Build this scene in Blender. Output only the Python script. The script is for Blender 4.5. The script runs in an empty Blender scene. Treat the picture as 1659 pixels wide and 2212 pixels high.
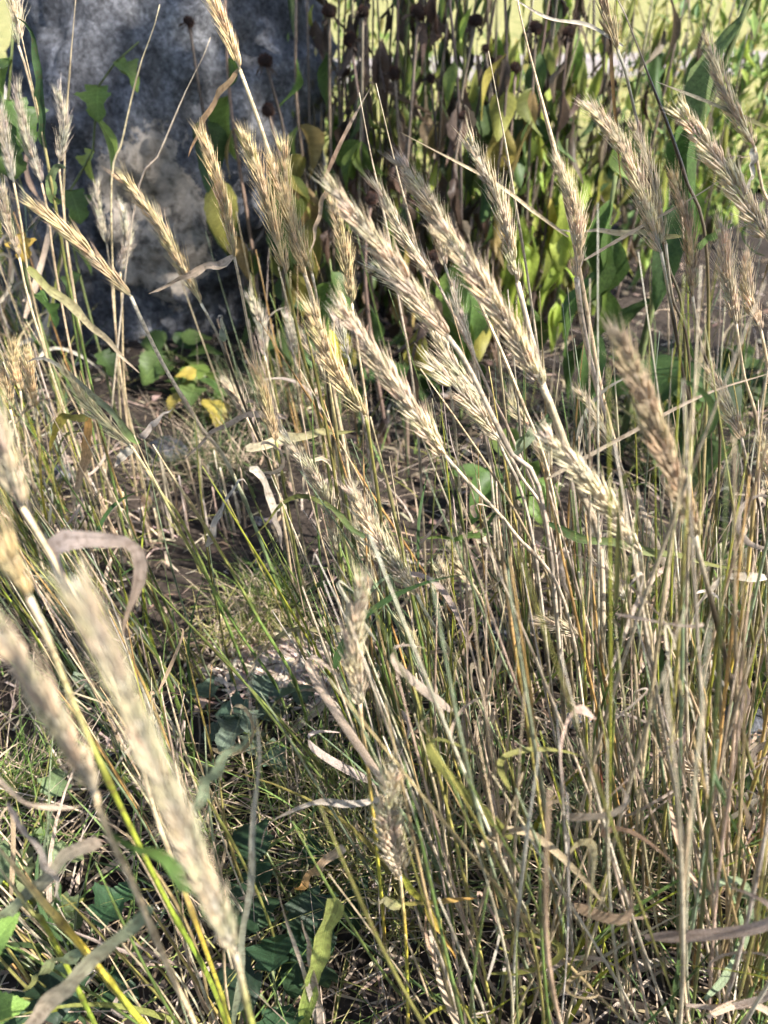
import bpy, math, random
import numpy as np
from mathutils import Vector, Matrix, noise as mnoise

random.seed(11); RNG = np.random.default_rng(11)
scene = bpy.context.scene
COL = scene.collection

# ------------------------------------------------------------------ camera, sky, sun, exposure
CAM_H = 0.66
PITCH = math.radians(36)
FV = 1566.0                      # focal length in the units of the layout notes (frame 1659 x 2212)
cam_data = bpy.data.cameras.new('camera')
cam_data.sensor_fit = 'VERTICAL'
cam_data.sensor_height = 36.0; cam_data.sensor_width = 27.0
cam_data.lens = 36.0 * FV / 2212.0
cam_data.clip_start = 0.01; cam_data.clip_end = 400
cam_data.dof.use_dof = True
cam_data.dof.focus_distance = 0.60
cam_data.dof.aperture_fstop = 6.6
cam = bpy.data.objects.new('camera', cam_data)
cam.location = (0, 0, CAM_H); cam.rotation_euler = (math.radians(90) - PITCH, 0, 0)
COL.objects.link(cam); scene.camera = cam

TO_SUN = Vector((0.60, -0.30, 0.74)).normalized()
SUN_EL = math.asin(TO_SUN.z); SUN_AZ = math.atan2(TO_SUN.x, TO_SUN.y)
world = bpy.data.worlds.new('World'); scene.world = world; world.use_nodes = True
wn = world.node_tree.nodes; wn.clear()
sky_tex = wn.new('ShaderNodeTexSky'); sky_tex.sky_type = 'NISHITA'; sky_tex.sun_disc = False
sky_tex.sun_elevation = SUN_EL; sky_tex.sun_rotation = SUN_AZ
bgn = wn.new('ShaderNodeBackground'); bgn.inputs['Strength'].default_value = 0.095
wout = wn.new('ShaderNodeOutputWorld')
world.node_tree.links.new(sky_tex.outputs[0], bgn.inputs[0]); world.node_tree.links.new(bgn.outputs[0], wout.inputs[0])
sl = bpy.data.lights.new('sun', 'SUN'); sl.energy = 5.0; sl.angle = math.radians(0.53); sl.color = (1.0, 0.94, 0.86)
sun = bpy.data.objects.new('sun', sl); sun.rotation_euler = (-TO_SUN).to_track_quat('-Z', 'Y').to_euler(); COL.objects.link(sun)
scene.view_settings.view_transform = 'Standard'; scene.view_settings.look = 'None'
scene.view_settings.gamma = 1.0; scene.view_settings.use_curve_mapping = False
scene.view_settings.exposure = 1.42
scene.view_settings.use_white_balance = True; scene.view_settings.white_balance_temperature = 6350; scene.view_settings.white_balance_tint = 10
scene.cycles.max_bounces = 5; scene.cycles.transparent_max_bounces = 4
scene.cycles.diffuse_bounces = 3; scene.cycles.sample_clamp_indirect = 6; scene.cycles.debug_use_spatial_splits = True
scene.cycles.use_adaptive_sampling = True; scene.cycles.adaptive_threshold = 0.04; scene.cycles.adaptive_min_samples = 16

# ------------------------------------------------------------------ helpers
CP, SP = math.cos(PITCH), math.sin(PITCH)
def ray(vx, vy):
    u = (vx - 829.5) / FV; v = (1106 - vy) / FV
    return np.array((u, CP + v * SP, -SP + v * CP))
def at(vx, vy, Y):
    d = ray(vx, vy); return np.array((0, 0, CAM_H)) + d * (Y / d[1])
def onground(vx, vy, z=0.0):
    d = ray(vx, vy); return np.array((0, 0, CAM_H)) + d * ((z - CAM_H) / d[2])
def to_v(p):
    x, y, z = p[0], p[1], p[2] - CAM_H
    dep = y * CP - z * SP; up = y * SP + z * CP
    return 829.5 + FV * x / dep, 1106 - FV * up / dep, dep

def mesh(name, V, F, mat=None, col=None, luv=None, smooth=True):
    me = bpy.data.meshes.new(name)
    me.from_pydata(np.asarray(V, float).tolist(), [], F)
    if smooth: me.polygons.foreach_set('use_smooth', np.ones(len(F), bool))
    if col is not None:
        a = me.attributes.new('Col', 'FLOAT_COLOR', 'POINT')
        c = np.ones((len(V), 4), np.float32); c[:, :3] = col; a.data.foreach_set('color', c.ravel())
    if luv is not None:
        a = me.attributes.new('luv', 'FLOAT_VECTOR', 'POINT')
        c = np.zeros((len(V), 3), np.float32); c[:, :2] = luv; a.data.foreach_set('vector', c.ravel())
    if mat: me.materials.append(mat)
    return me

def ob(name, me, parent=None, loc=(0, 0, 0), color=None, matrix=None):
    o = bpy.data.objects.new(name, me); COL.objects.link(o)
    if matrix is not None: o.matrix_basis = matrix
    else: o.location = loc
    if color is not None: o.color = (color[0], color[1], color[2], 1)
    if parent: o.parent = parent
    return o
def tag(o, label, cat, group=None, kind=None):
    if label: o['label'] = label
    if cat: o['category'] = cat
    if group: o['group'] = group
    if kind: o['kind'] = kind
    return o
def thing(name, label, cat, loc, group=None):
    o = ob(name, None, loc=tuple(loc)); return tag(o, label, cat, group)

def catmull(P, n):
    P = np.asarray(P, float)
    if len(P) == 2:
        t = np.linspace(0, 1, n)[:, None]; return P[0] * (1 - t) + P[1] * t
    seg = np.linalg.norm(np.diff(P, axis=0), axis=1); s = np.concatenate(([0], np.cumsum(np.maximum(seg, 1e-6))))
    E = np.vstack((2 * P[0] - P[1], P, 2 * P[-1] - P[-2]))
    out = []
    for x in np.linspace(0, s[-1], n):
        i = min(max(np.searchsorted(s, x) - 1, 0), len(P) - 2)
        t = (x - s[i]) / (s[i + 1] - s[i])
        p0, p1, p2, p3 = E[i], E[i + 1], E[i + 2], E[i + 3]
        out.append(0.5 * (2 * p1 + (p2 - p0) * t + (2 * p0 - 5 * p1 + 4 * p2 - p3) * t * t + (3 * p1 - p0 - 3 * p2 + p3) * t ** 3))
    return np.array(out)
def tangents(P):
    T = np.gradient(P, axis=0); return T / np.maximum(np.linalg.norm(T, axis=1, keepdims=True), 1e-9)
def frames(P, hint=(0.3, -1, 0.2)):
    T = tangents(P); S = []
    s = np.cross(T[0], hint); s = s / max(np.linalg.norm(s), 1e-9)
    for t in T:
        s = s - t * np.dot(s, t); s = s / max(np.linalg.norm(s), 1e-9); S.append(s)
    S = np.array(S); N = np.cross(S, T); return T, S, N

def tube_arr(P, R, k=6, cols=None, cap=True):
    n = len(P); T, S, N = frames(P)
    a = np.arange(k) * 2 * math.pi / k
    V = (P[:, None, :] + np.asarray(R)[:, None, None] * (np.cos(a)[None, :, None] * S[:, None, :] + np.sin(a)[None, :, None] * N[:, None, :])).reshape(-1, 3)
    F = [(i * k + j, i * k + (j + 1) % k, (i + 1) * k + (j + 1) % k, (i + 1) * k + j) for i in range(n - 1) for j in range(k)]
    if cap: F += [tuple(range(k))[::-1], tuple((n - 1) * k + j for j in range(k))]
    C = np.repeat(np.asarray(cols), k, axis=0) if cols is not None else np.ones((n * k, 3))
    tt = np.linspace(0, 1, n)
    UV = np.stack((np.repeat(tt, k), np.tile(np.arange(k) / k, n)), 1)
    return V, F, C, UV

def ribbon_arr(P, W, twist=None, fold=0.25, hint=(0.0, -1, 0.35), cols=None, thick=0.0):
    """a grass blade with a keel, three vertices across"""
    n = len(P); T, S, N = frames(P, hint)
    tw = np.zeros(n) if twist is None else np.asarray(twist)
    c, s = np.cos(tw)[:, None], np.sin(tw)[:, None]
    A = S * c + N * s; B = N * c - S * s
    W = np.asarray(W)[:, None] * 0.5
    L = P - A * W + B * W * fold; M = P; R = P + A * W + B * W * fold
    V = np.stack((L, M, R), 1).reshape(-1, 3)
    F = []
    for i in range(n - 1):
        a = 3 * i; F += [(a, a + 1, a + 4, a + 3), (a + 1, a + 2, a + 5, a + 4)]
    tt = np.linspace(0, 1, n)
    UV = np.stack((np.repeat(tt, 3), np.tile((-1, 0, 1), n)), 1)
    C = np.repeat(np.asarray(cols), 3, axis=0) if cols is not None else np.ones((3 * n, 3))
    return V, F, C, UV

class Bag:
    def __init__(s): s.V = []; s.F = []; s.C = []; s.U = []; s.n = 0
    def add(s, V, F, C=None, U=None):
        V = np.asarray(V); s.F += [tuple(i + s.n for i in f) for f in F]; s.V.append(V); s.n += len(V)
        s.C.append(np.ones((len(V), 3)) if C is None else np.broadcast_to(np.asarray(C, float), (len(V), 3)))
        s.U.append(np.zeros((len(V), 2)) if U is None else U)
    def mesh(s, name, mat, smooth=True):
        return mesh(name, np.vstack(s.V), s.F, mat, np.vstack(s.C), np.vstack(s.U), smooth)

def stops(t, st):
    t = np.asarray(t); xs = [a for a, _ in st]; return np.stack([np.interp(t, xs, [c[k] for _, c in st]) for k in range(3)], 1)
def jit(c, a=0.12):
    f = 1 + random.uniform(-a, a); return tuple(max(0.0, x * f * (1 + random.uniform(-a, a) * 0.4)) for x in c)

# ------------------------------------------------------------------ materials
def new_mat(name):
    m = bpy.data.materials.new(name); m.use_nodes = True; nt = m.node_tree; nt.nodes.clear()
    return m, nt, nt.nodes.new('ShaderNodeOutputMaterial')
def nd(nt, typ, **kw):
    n = nt.nodes.new(typ)
    for k, v in kw.items(): setattr(n, k, v)
    return n
def mixc(nt, mode, fac, a, b):
    n = nt.nodes.new('ShaderNodeMix'); n.data_type = 'RGBA'; n.blend_type = mode
    for sock, val in ((n.inputs[0], fac), (n.inputs[6], a), (n.inputs[7], b)):
        if hasattr(val, 'is_linked') or hasattr(val, 'links'): nt.links.new(val, sock)
        elif isinstance(val, (int, float)): sock.default_value = val
        else: sock.default_value = (*val, 1)
    return n.outputs[2]
def mth(nt, op, a, b=None):
    n = nt.nodes.new('ShaderNodeMath'); n.operation = op
    for i, v in enumerate((a, b)):
        if v is None: continue
        if isinstance(v, (int, float)): n.inputs[i].default_value = v
        else: nt.links.new(v, n.inputs[i])
    return n.outputs[0]
def ramp(nt, fac, st):
    n = nt.nodes.new('ShaderNodeValToRGB'); cr = n.color_ramp
    while len(cr.elements) < len(st): cr.elements.new(0.5)
    for e, (p, c) in zip(cr.elements, st): e.position = p; e.color = (*c, 1) if not isinstance(c, (int, float)) else (c, c, c, 1)
    nt.links.new(fac, n.inputs[0]); return n.outputs[0]

def plant_mat(name, transl=0.25, rough=0.55, veins='grass', spots=0.3, spot_col=(0.10, 0.055, 0.03), scale=1.0, spec=0.35):
    """vertex colour times object colour, long fibres or side veins, weathered spots"""
    m, nt, out = new_mat(name); L = nt.links.new
    at_c = nd(nt, 'ShaderNodeAttribute', attribute_name='Col'); at_u = nd(nt, 'ShaderNodeAttribute', attribute_name='luv')
    oi = nd(nt, 'ShaderNodeObjectInfo')
    col = mixc(nt, 'MULTIPLY', 1.0, at_c.outputs['Color'], oi.outputs['Color'])
    sep = nd(nt, 'ShaderNodeSeparateXYZ'); L(at_u.outputs['Vector'], sep.inputs[0])
    tc = nd(nt, 'ShaderNodeTexCoord')
    if veins == 'grass':
        mp = nd(nt, 'ShaderNodeMapping'); mp.inputs['Scale'].default_value = (3, 9, 1); L(at_u.outputs['Vector'], mp.inputs[0])
        va = nd(nt, 'ShaderNodeVectorMath', operation='ADD'); L(mp.outputs[0], va.inputs[0])
        rr = nd(nt, 'ShaderNodeCombineXYZ'); L(mth(nt, 'MULTIPLY', oi.outputs['Random'], 37.0), rr.inputs[2]); L(rr.outputs[0], va.inputs[1])
        nz = nd(nt, 'ShaderNodeTexNoise'); nz.inputs['Scale'].default_value = 1.0; nz.inputs['Detail'].default_value = 2; L(va.outputs[0], nz.inputs['Vector'])
        fib = ramp(nt, nz.outputs['Fac'], [(0.3, 0.62), (0.7, 1.22)])
    elif veins == 'leaf':
        ab = mth(nt, 'ABSOLUTE', sep.outputs[1])
        vn = nd(nt, 'ShaderNodeTexNoise'); vn.inputs['Scale'].default_value = 5.0; L(at_u.outputs['Vector'], vn.inputs['Vector'])
        ph = mth(nt, 'ADD', mth(nt, 'MULTIPLY', mth(nt, 'SUBTRACT', sep.outputs[0], mth(nt, 'MULTIPLY', mth(nt, 'POWER', ab, 1.3), 0.22)), 24.0), mth(nt, 'MULTIPLY', vn.outputs['Fac'], 3.0))
        sv = mth(nt, 'POWER', mth(nt, 'ABSOLUTE', mth(nt, 'COSINE', ph)), 14.0)
        mid = mth(nt, 'LESS_THAN', ab, 0.05)
        fib = ramp(nt, mth(nt, 'MAXIMUM', mth(nt, 'MULTIPLY', sv, 0.6), mid), [(0.0, 0.95), (1.0, 1.3)])
    else:
        fib = None
    if fib is not None: col = mixc(nt, 'MULTIPLY', 1.0, col, fib)
    n2 = nd(nt, 'ShaderNodeTexNoise'); n2.inputs['Scale'].default_value = 130.0 * scale; n2.inputs['Detail'].default_value = 1; L(tc.outputs['Object'], n2.inputs['Vector'])
    col = mixc(nt, 'MULTIPLY', 1.0, col, ramp(nt, n2.outputs['Fac'], [(0.3, 0.75), (0.7, 1.18)]))
    n3 = nd(nt, 'ShaderNodeTexNoise'); n3.inputs['Scale'].default_value = 320.0 * scale; n3.inputs['Detail'].default_value = 0; L(tc.outputs['Object'], n3.inputs['Vector'])
    col = mixc(nt, 'MIX', mth(nt, 'MULTIPLY', ramp(nt, n3.outputs['Fac'], [(0.60, 0.0), (0.68, 1.0)]), spots), col, spot_col)
    p = nd(nt, 'ShaderNodeBsdfPrincipled'); L(col, p.inputs['Base Color']); p.inputs['Roughness'].default_value = rough
    p.inputs['Specular IOR Level'].default_value = spec
    bp = nd(nt, 'ShaderNodeBump'); bp.inputs['Strength'].default_value = 0.35; bp.inputs['Distance'].default_value = 0.0006
    L(n2.outputs['Fac'] if fib is None else fib, bp.inputs['Height']); L(bp.outputs[0], p.inputs['Normal'])
    if transl > 0:
        tr = nd(nt, 'ShaderNodeBsdfTranslucent'); L(col, tr.inputs[0])
        mx = nd(nt, 'ShaderNodeMixShader'); mx.inputs[0].default_value = transl; L(p.outputs[0], mx.inputs[1]); L(tr.outputs[0], mx.inputs[2]); L(mx.outputs[0], out.inputs[0])
    else: L(p.outputs[0], out.inputs[0])
    return m

M_STEM = plant_mat('culm', 0.0, 0.36, 'grass', 0.45, spec=.5)
M_BLADE = plant_mat('grass_blade', 0.32, 0.6, 'grass', 0.35)
M_EAR = plant_mat('ear_husk', 0.30, 0.6, 'grass', 0.12)
M_LEAF = plant_mat('broad_leaf', 0.48, 0.5, 'leaf', 0.22, scale=0.35)
M_FINE = plant_mat('fine_blade', 0.25, 0.6, None, 0.0)
M_WOODY = plant_mat('dry_stalk', 0.0, 0.75, 'grass', 0.4)
M_HEAD = plant_mat('seed_head', 0.0, 0.9, None, 0.2, (0.01, 0.006, 0.004))

def soil_material():
    m, nt, out = new_mat('soil'); L = nt.links.new
    tc = nd(nt, 'ShaderNodeTexCoord')
    a = nd(nt, 'ShaderNodeTexNoise'); a.inputs['Scale'].default_value = 4.0; a.inputs['Detail'].default_value = 6; L(tc.outputs['Object'], a.inputs['Vector'])
    b = nd(nt, 'ShaderNodeTexNoise'); b.inputs['Scale'].default_value = 90.0; b.inputs['Detail'].default_value = 5; L(tc.outputs['Object'], b.inputs['Vector'])
    c1 = ramp(nt, a.outputs['Fac'], [(0.3, (0.020, 0.016, 0.013)), (0.7, (0.055, 0.042, 0.033))])
    c2 = mixc(nt, 'MULTIPLY', 1.0, c1, ramp(nt, b.outputs['Fac'], [(0.3, 0.5), (0.75, 1.6)]))
    v = nd(nt, 'ShaderNodeTexVoronoi'); v.inputs['Scale'].default_value = 75; L(tc.outputs['Object'], v.inputs['Vector'])
    p = nd(nt, 'ShaderNodeBsdfPrincipled'); L(c2, p.inputs['Base Color']); p.inputs['Roughness'].default_value = 0.95; p.inputs['Specular IOR Level'].default_value = 0.15
    bp = nd(nt, 'ShaderNodeBump'); bp.inputs['Strength'].default_value = 0.8; bp.inputs['Distance'].default_value = 0.01
    L(mixc(nt, 'MIX', 0.5, b.outputs['Color'], v.outputs['Distance']), bp.inputs['Height']); L(bp.outputs[0], p.inputs['Normal']); L(p.outputs[0], out.inputs[0])
    return m
def rock_material(name, pale_patch=True):
    m, nt, out = new_mat(name); L = nt.links.new
    tc = nd(nt, 'ShaderNodeTexCoord')
    def nz(s, d, r=0.6):
        n = nd(nt, 'ShaderNodeTexNoise'); n.inputs['Scale'].default_value = s; n.inputs['Detail'].default_value = d; n.inputs['Roughness'].default_value = r; L(tc.outputs['Object'], n.inputs['Vector']); return n
    a, b, c = nz(4.0, 8), nz(26, 8, 0.78), nz(110, 5, .75)
    col = ramp(nt, a.outputs['Fac'], [(0.28, (0.065, 0.067, 0.076)), (0.5, (0.13, 0.132, 0.145)), (0.72, (0.26, 0.255, 0.25))])
    col = mixc(nt, 'MULTIPLY', 1.0, col, ramp(nt, b.outputs['Fac'], [(0.34, 0.3), (0.5, 0.9), (0.66, 1.9)]))
    col = mixc(nt, 'MULTIPLY', 1.0, col, ramp(nt, c.outputs['Fac'], [(0.36, 0.5), (0.64, 1.6)]))
    if pale_patch:   # paler tan patch low on the face, outline made ragged by noise
        sx = nd(nt, 'ShaderNodeSeparateXYZ'); L(tc.outputs['Object'], sx.inputs[0])
        wz = nz(11, 9, 0.78)
        dx = mth(nt, 'MULTIPLY', mth(nt, 'SUBTRACT', sx.outputs[0], 0.03), 7.4); dz = mth(nt, 'MULTIPLY', mth(nt, 'SUBTRACT', sx.outputs[2], -0.10), 4.6)
        rad = mth(nt, 'ADD', mth(nt, 'MULTIPLY', dx, dx), mth(nt, 'MULTIPLY', dz, dz))
        f = mth(nt, 'SUBTRACT', mth(nt, 'MULTIPLY', wz.outputs['Fac'], 2.6), rad)
        fm = ramp(nt, mth(nt, 'MULTIPLY', f, 0.5), [(0.33, 0.0), (0.35, 1.0)])
        pale = mixc(nt, 'MULTIPLY', 1.0, (0.62, 0.53, 0.43), ramp(nt, b.outputs['Fac'], [(0.38, 0.22), (0.48, .8), (0.62, 1.25)]))
        col = mixc(nt, 'MIX', mth(nt, 'MULTIPLY', fm, 0.85), col, pale)
    p = nd(nt, 'ShaderNodeBsdfPrincipled'); L(col, p.inputs['Base Color']); p.inputs['Roughness'].default_value = 0.85; p.inputs['Specular IOR Level'].default_value = 0.25
    bp = nd(nt, 'ShaderNodeBump'); bp.inputs['Strength'].default_value = 1.0; bp.inputs['Distance'].default_value = 0.022
    L(b.outputs['Fac'], bp.inputs['Height'])
    bp2 = nd(nt, 'ShaderNodeBump'); bp2.inputs['Strength'].default_value = 0.6; bp2.inputs['Distance'].default_value = 0.004; L(c.outputs['Fac'], bp2.inputs['Height']); L(bp.outputs[0], bp2.inputs['Normal'])
    L(bp2.outputs[0], p.inputs['Normal']); L(p.outputs[0], out.inputs[0])
    return m
def ground_mat(name, c0, c1, s1, s2, rough=0.9):
    m, nt, out = new_mat(name); L = nt.links.new
    tc = nd(nt, 'ShaderNodeTexCoord')
    a = nd(nt, 'ShaderNodeTexNoise'); a.inputs['Scale'].default_value = s1; a.inputs['Detail'].default_value = 4; L(tc.outputs['Object'], a.inputs['Vector'])
    b = nd(nt, 'ShaderNodeTexNoise'); b.inputs['Scale'].default_value = s2; b.inputs['Detail'].default_value = 4; L(tc.outputs['Object'], b.inputs['Vector'])
    c = mixc(nt, 'MULTIPLY', 1.0, ramp(nt, a.outputs['Fac'], [(0.3, c0), (0.7, c1)]), ramp(nt, b.outputs['Fac'], [(0.3, 0.65), (0.7, 1.3)]))
    p = nd(nt, 'ShaderNodeBsdfPrincipled'); L(c, p.inputs['Base Color']); p.inputs['Roughness'].default_value = rough; p.inputs['Specular IOR Level'].default_value = 0.2
    bp = nd(nt, 'ShaderNodeBump'); bp.inputs['Strength'].default_value = 0.6; bp.inputs['Distance'].default_value = 0.02; L(b.outputs['Fac'], bp.inputs['Height']); L(bp.outputs[0], p.inputs['Normal'])
    L(p.outputs[0], out.inputs[0]); return m

# ------------------------------------------------------------------ ground, lawn, path
def soil_z(x, y):
    return 0.018 * mnoise.noise(Vector((x * 3.1, y * 3.1, 0.3))) + 0.008 * mnoise.noise(Vector((x * 11, y * 11, 2.0)))
xs = np.concatenate((np.linspace(-80, -3, 12), np.linspace(-2.6, 2.6, 90), np.linspace(3, 80, 12)))
ys = np.concatenate((np.linspace(-60, -1, 8), np.linspace(-0.6, 3.2, 70), np.linspace(3.6, 160, 16)))
gv, gf = [], []
for y in ys:
    for x in xs:
        k = 1.0 if abs(x) < 2.7 and -0.7 < y < 3.3 else 0.0
        gv.append((x, y, k * soil_z(x, y)))
nx = len(xs)
for j in range(len(ys) - 1):
    for i in range(nx - 1):
        a = j * nx + i; gf.append((a, a + 1, a + nx + 1, a + nx))
tag(ob('ground', mesh('ground', gv, gf, soil_material())), None, None, kind='structure')

def lawn_edge(x): return 2.75 + 0.25 * math.sin(x * 1.3) + 0.12 * math.sin(x * 3.7 + 1)
lx = np.linspace(-60, 60, 161); V = []; F = []
for i, x in enumerate(lx): V += [(x, lawn_edge(x), 0.026), (x, 9, 0.028), (x, 158, 0.03)]
for i in range(len(lx) - 1):
    a = 3 * i; F += [(a, a + 3, a + 4, a + 1), (a + 1, a + 4, a + 5, a + 2)]
tag(ob('lawn', mesh('lawn', V, F, ground_mat('lawn_turf', (0.13, 0.15, 0.04), (0.38, 0.33, 0.14), 2.6, 9))), None, None, kind='structure')
# gravel path beyond the bed
V = []; F = []
px = np.linspace(-30, 30, 61)
for x in px:
    y0 = 6.6 + 0.12 * x + 0.4 * math.sin(x * 0.35) - (2.4 if x < -1.5 else 0) * min(1, (-1.5 - x) / 1.2 if x < -1.5 else 0); V += [(x, y0, 0.034), (x, y0 + 2.6 + (2.0 if x < -2 else 0), 0.034)]
for i in range(len(px) - 1): F.append((2 * i, 2 * i + 2, 2 * i + 3, 2 * i + 1))
tag(ob('path', mesh('path', V, F, ground_mat('path_gravel', (0.20, 0.175, 0.155), (0.36, 0.31, 0.29), 1.1, 9))), None, None, kind='structure')
# lawn blades near the bed
def blades(n, gen, hmin, hmax, wmin, wmax, cols, mat, name, segs=3, lean=0.5, droop=0.5):
    """n thin tapered blades in one mesh; gen() -> foot"""
    V = np.zeros((n, segs * 2 + 1, 3)); C = np.zeros((n, segs * 2 + 1, 3)); U = np.zeros((n, segs * 2 + 1, 2))
    cols = np.asarray(cols)
    for i in range(n):
        x, y, z = gen(); h = random.uniform(hmin, hmax); w = random.uniform(wmin, wmax)
        az = random.uniform(0, 6.283); ln = abs(random.gauss(0, lean)); dr = random.uniform(0, droop)
        dx, dy = math.cos(az), math.sin(az); sx, sy = -dy, dx
        c = cols[random.randrange(len(cols))] * random.uniform(0.7, 1.3)
        for k in range(segs + 1):
            t = k / segs; r = h * (ln * t + dr * t * t); zz = h * (t - 0.55 * dr * t * t) / (1 + 0.4 * ln)
            ww = w * (1 - t) ** 0.7 * 0.5
            p = (x + dx * r, y + dy * r, z + zz)
            if k < segs:
                V[i, 2 * k] = (p[0] - sx * ww, p[1] - sy * ww, p[2]); V[i, 2 * k + 1] = (p[0] + sx * ww, p[1] + sy * ww, p[2])
            else: V[i, 2 * segs] = p
        C[i] = c
    F = []
    m = segs * 2 + 1
    for i in range(n):
        a = i * m
        for k in range(segs - 1): F.append((a + 2 * k, a + 2 * k + 1, a + 2 * k + 3, a + 2 * k + 2))
        F.append((a + 2 * segs - 2, a + 2 * segs - 1, a + 2 * segs))
    return mesh(name, V.reshape(-1, 3), F, mat, C.reshape(-1, 3), U.reshape(-1, 2), smooth=False)
def g_lawn():
    while True:
        y = 2.6 + 5.0 * random.random() ** 1.6; x = random.uniform(-0.75, 0.75) * (y + 1)
        if y > lawn_edge(x): return x, y, 0.026
tag(ob('lawn_grass', blades(16000, g_lawn, 0.03, 0.10, 0.004, 0.009, [(0.20, 0.24, 0.04), (0.32, 0.33, 0.07), (0.42, 0.36, 0.13), (0.15, 0.2, 0.04)], M_FINE, 'lawn_grass', 2)),
    'sunlit yellow green lawn grass beyond the flower bed', 'grass', kind='stuff')

# ------------------------------------------------------------------ boulder
def boulder():
    import bmesh
    bm = bmesh.new(); bmesh.ops.create_icosphere(bm, subdivisions=6, radius=1.0)
    for v in bm.verts:
        n = v.co.normalized()
        k = (abs(n.x) ** 3.0 + abs(n.y) ** 3.0 + abs(n.z) ** 3.0) ** (-1 / 3.0)
        p = n * k
        x, y, z = p.x * 0.385, p.y * 0.36, p.z * 0.56
        taper = 1.0 - 0.30 * max(0, (z - 0.16)) / 0.4; low = 1.0 - 0.42 * max(0, -(z - 0.14)) / 0.5
        x = x * taper * (low if x > 0 else .90) + (0.30 * z * min(1, -x / .2) if x < 0 else 0.02 * z); y = y * taper + 0.10 * z
        q = Vector((x, y, z))
        d = 0.055 * mnoise.fractal(q * 3.2 + Vector((3, 1, 7)), 1.0, 2.0, 4) + 0.022 * mnoise.fractal(q * 12, 0.8, 2.1, 5)
        d += 0.012 * abs(mnoise.noise(q * 24)) - 0.02 * max(0, .12 - abs(mnoise.noise(q * 4.2 + Vector((5, 5, 1))))) / .12
        d -= 0.035 * max(0, mnoise.noise(q * 5.5 + Vector((9, 0, 2))) - 0.25)
        v.co = q + n * d
    for f in bm.faces: f.smooth = True
    me = bpy.data.meshes.new('boulder'); bm.to_mesh(me); bm.free(); me.materials.append(rock_material('granite'))
    return tag(ob('boulder', me, loc=(-0.50, 1.93, 0.36)), 'large weathered grey granite boulder with pale tan patch, standing behind the grass', 'boulder')
boulder()

# ------------------------------------------------------------------ shade tree behind the camera (its crown throws the dappled shade)
def shade_density(x, y, z=0.35):
    """how densely the crown covers the sun as seen from a spot in the bed"""
    if y > 2.5: return 0.14
    if y > 1.2: return (0.98 if x > -.68 or y > 2.2 else .3) if x < -0.02 else (0.45 if x < 0.12 else 0.2)
    if y < 0.40 and x > .05: return 0.12
    if y < 0.32: return 0.24
    return 0.14 if x < -0.03 and y > 0.4 else 0.27
def shade_tree():
    root = thing('shade_tree', 'tall leafy tree outside the frame whose crown dapples the light', 'tree', (7.0, -4.4, 0))
    org = np.array((7.0, -4.4, 0))
    P = catmull([(0, 0, -0.2), (0.05, 0.1, 1.5), (-0.2, 0.3, 3.0), (-0.7, 0.7, 4.4), (-1.2, 1.2, 5.6)], 16)
    V, F, C, U = tube_arr(P, np.linspace(0.24, 0.06, 16), 10, np.tile((0.13, 0.10, 0.08), (16, 1)))
    ob('trunk', mesh('trunk', V, F, M_WOODY, C, U), root)
    s = np.array(TO_SUN)
    for k in range(6):
        b = P[random.randrange(10, 16)]; e = np.array((random.uniform(-1.2, 1.6), random.uniform(1.3, 2.6), 0.3)) + s * (random.uniform(4.2, 5.2) / s[2]) - org
        Q = catmull([b, b * 0.5 + e * 0.5 + np.array((0, 0, 0.3)), e], 8)
        V, F, C, U = tube_arr(Q, np.linspace(0.045, 0.008, 8), 6, np.tile((0.13, 0.10, 0.08), (8, 1)))
        ob('limb', mesh('limb', V, F, M_WOODY, C, U), root)
    bag = Bag(); made = 0
    s = np.array(TO_SUN)
    quad = np.array([(-.5, 0, 0), (-.2, .42, .03), (.25, .38, .03), (.6, 0, -.02), (.25, -.38, .03), (-.2, -.42, .03)])
    for it in range(60000):
        x = random.uniform(-2.6, 2.4); y = random.uniform(-0.9, 4.2)
        hz = random.uniform(4.2, 5.6)
        nzv = 0.5 + 0.9 * mnoise.noise(Vector((x * 2.6, y * 2.6, 4.0))) + 0.35 * mnoise.noise(Vector((x * 7, y * 7, 1.0)))
        want = shade_density(x, y)
        if nzv > want: continue
        if random.random() > (0.15 if x < -.02 and 1.2 < y < 2.5 else 0.085): continue
        p = np.array((x, y, 0.35)) + s * ((hz - 0.35) / s[2]) - org
        R = np.array(Matrix.Rotation(random.uniform(0, 6.28), 3, 'Z') @ Matrix.Rotation(random.gauss(0, .5), 3, 'X') @ Matrix.Rotation(random.gauss(0, .5), 3, 'Y'))
        sc = random.uniform(0.07, 0.12)
        bag.add(quad @ R.T * sc + p, [(0, 1, 2, 3), (0, 3, 4, 5)], jit((0.07, 0.12, 0.03), .3)); made += 1
    print('canopy leaves', made)
    ob('crown', bag.mesh('crown', M_FINE, False), root)
shade_tree()

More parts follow.
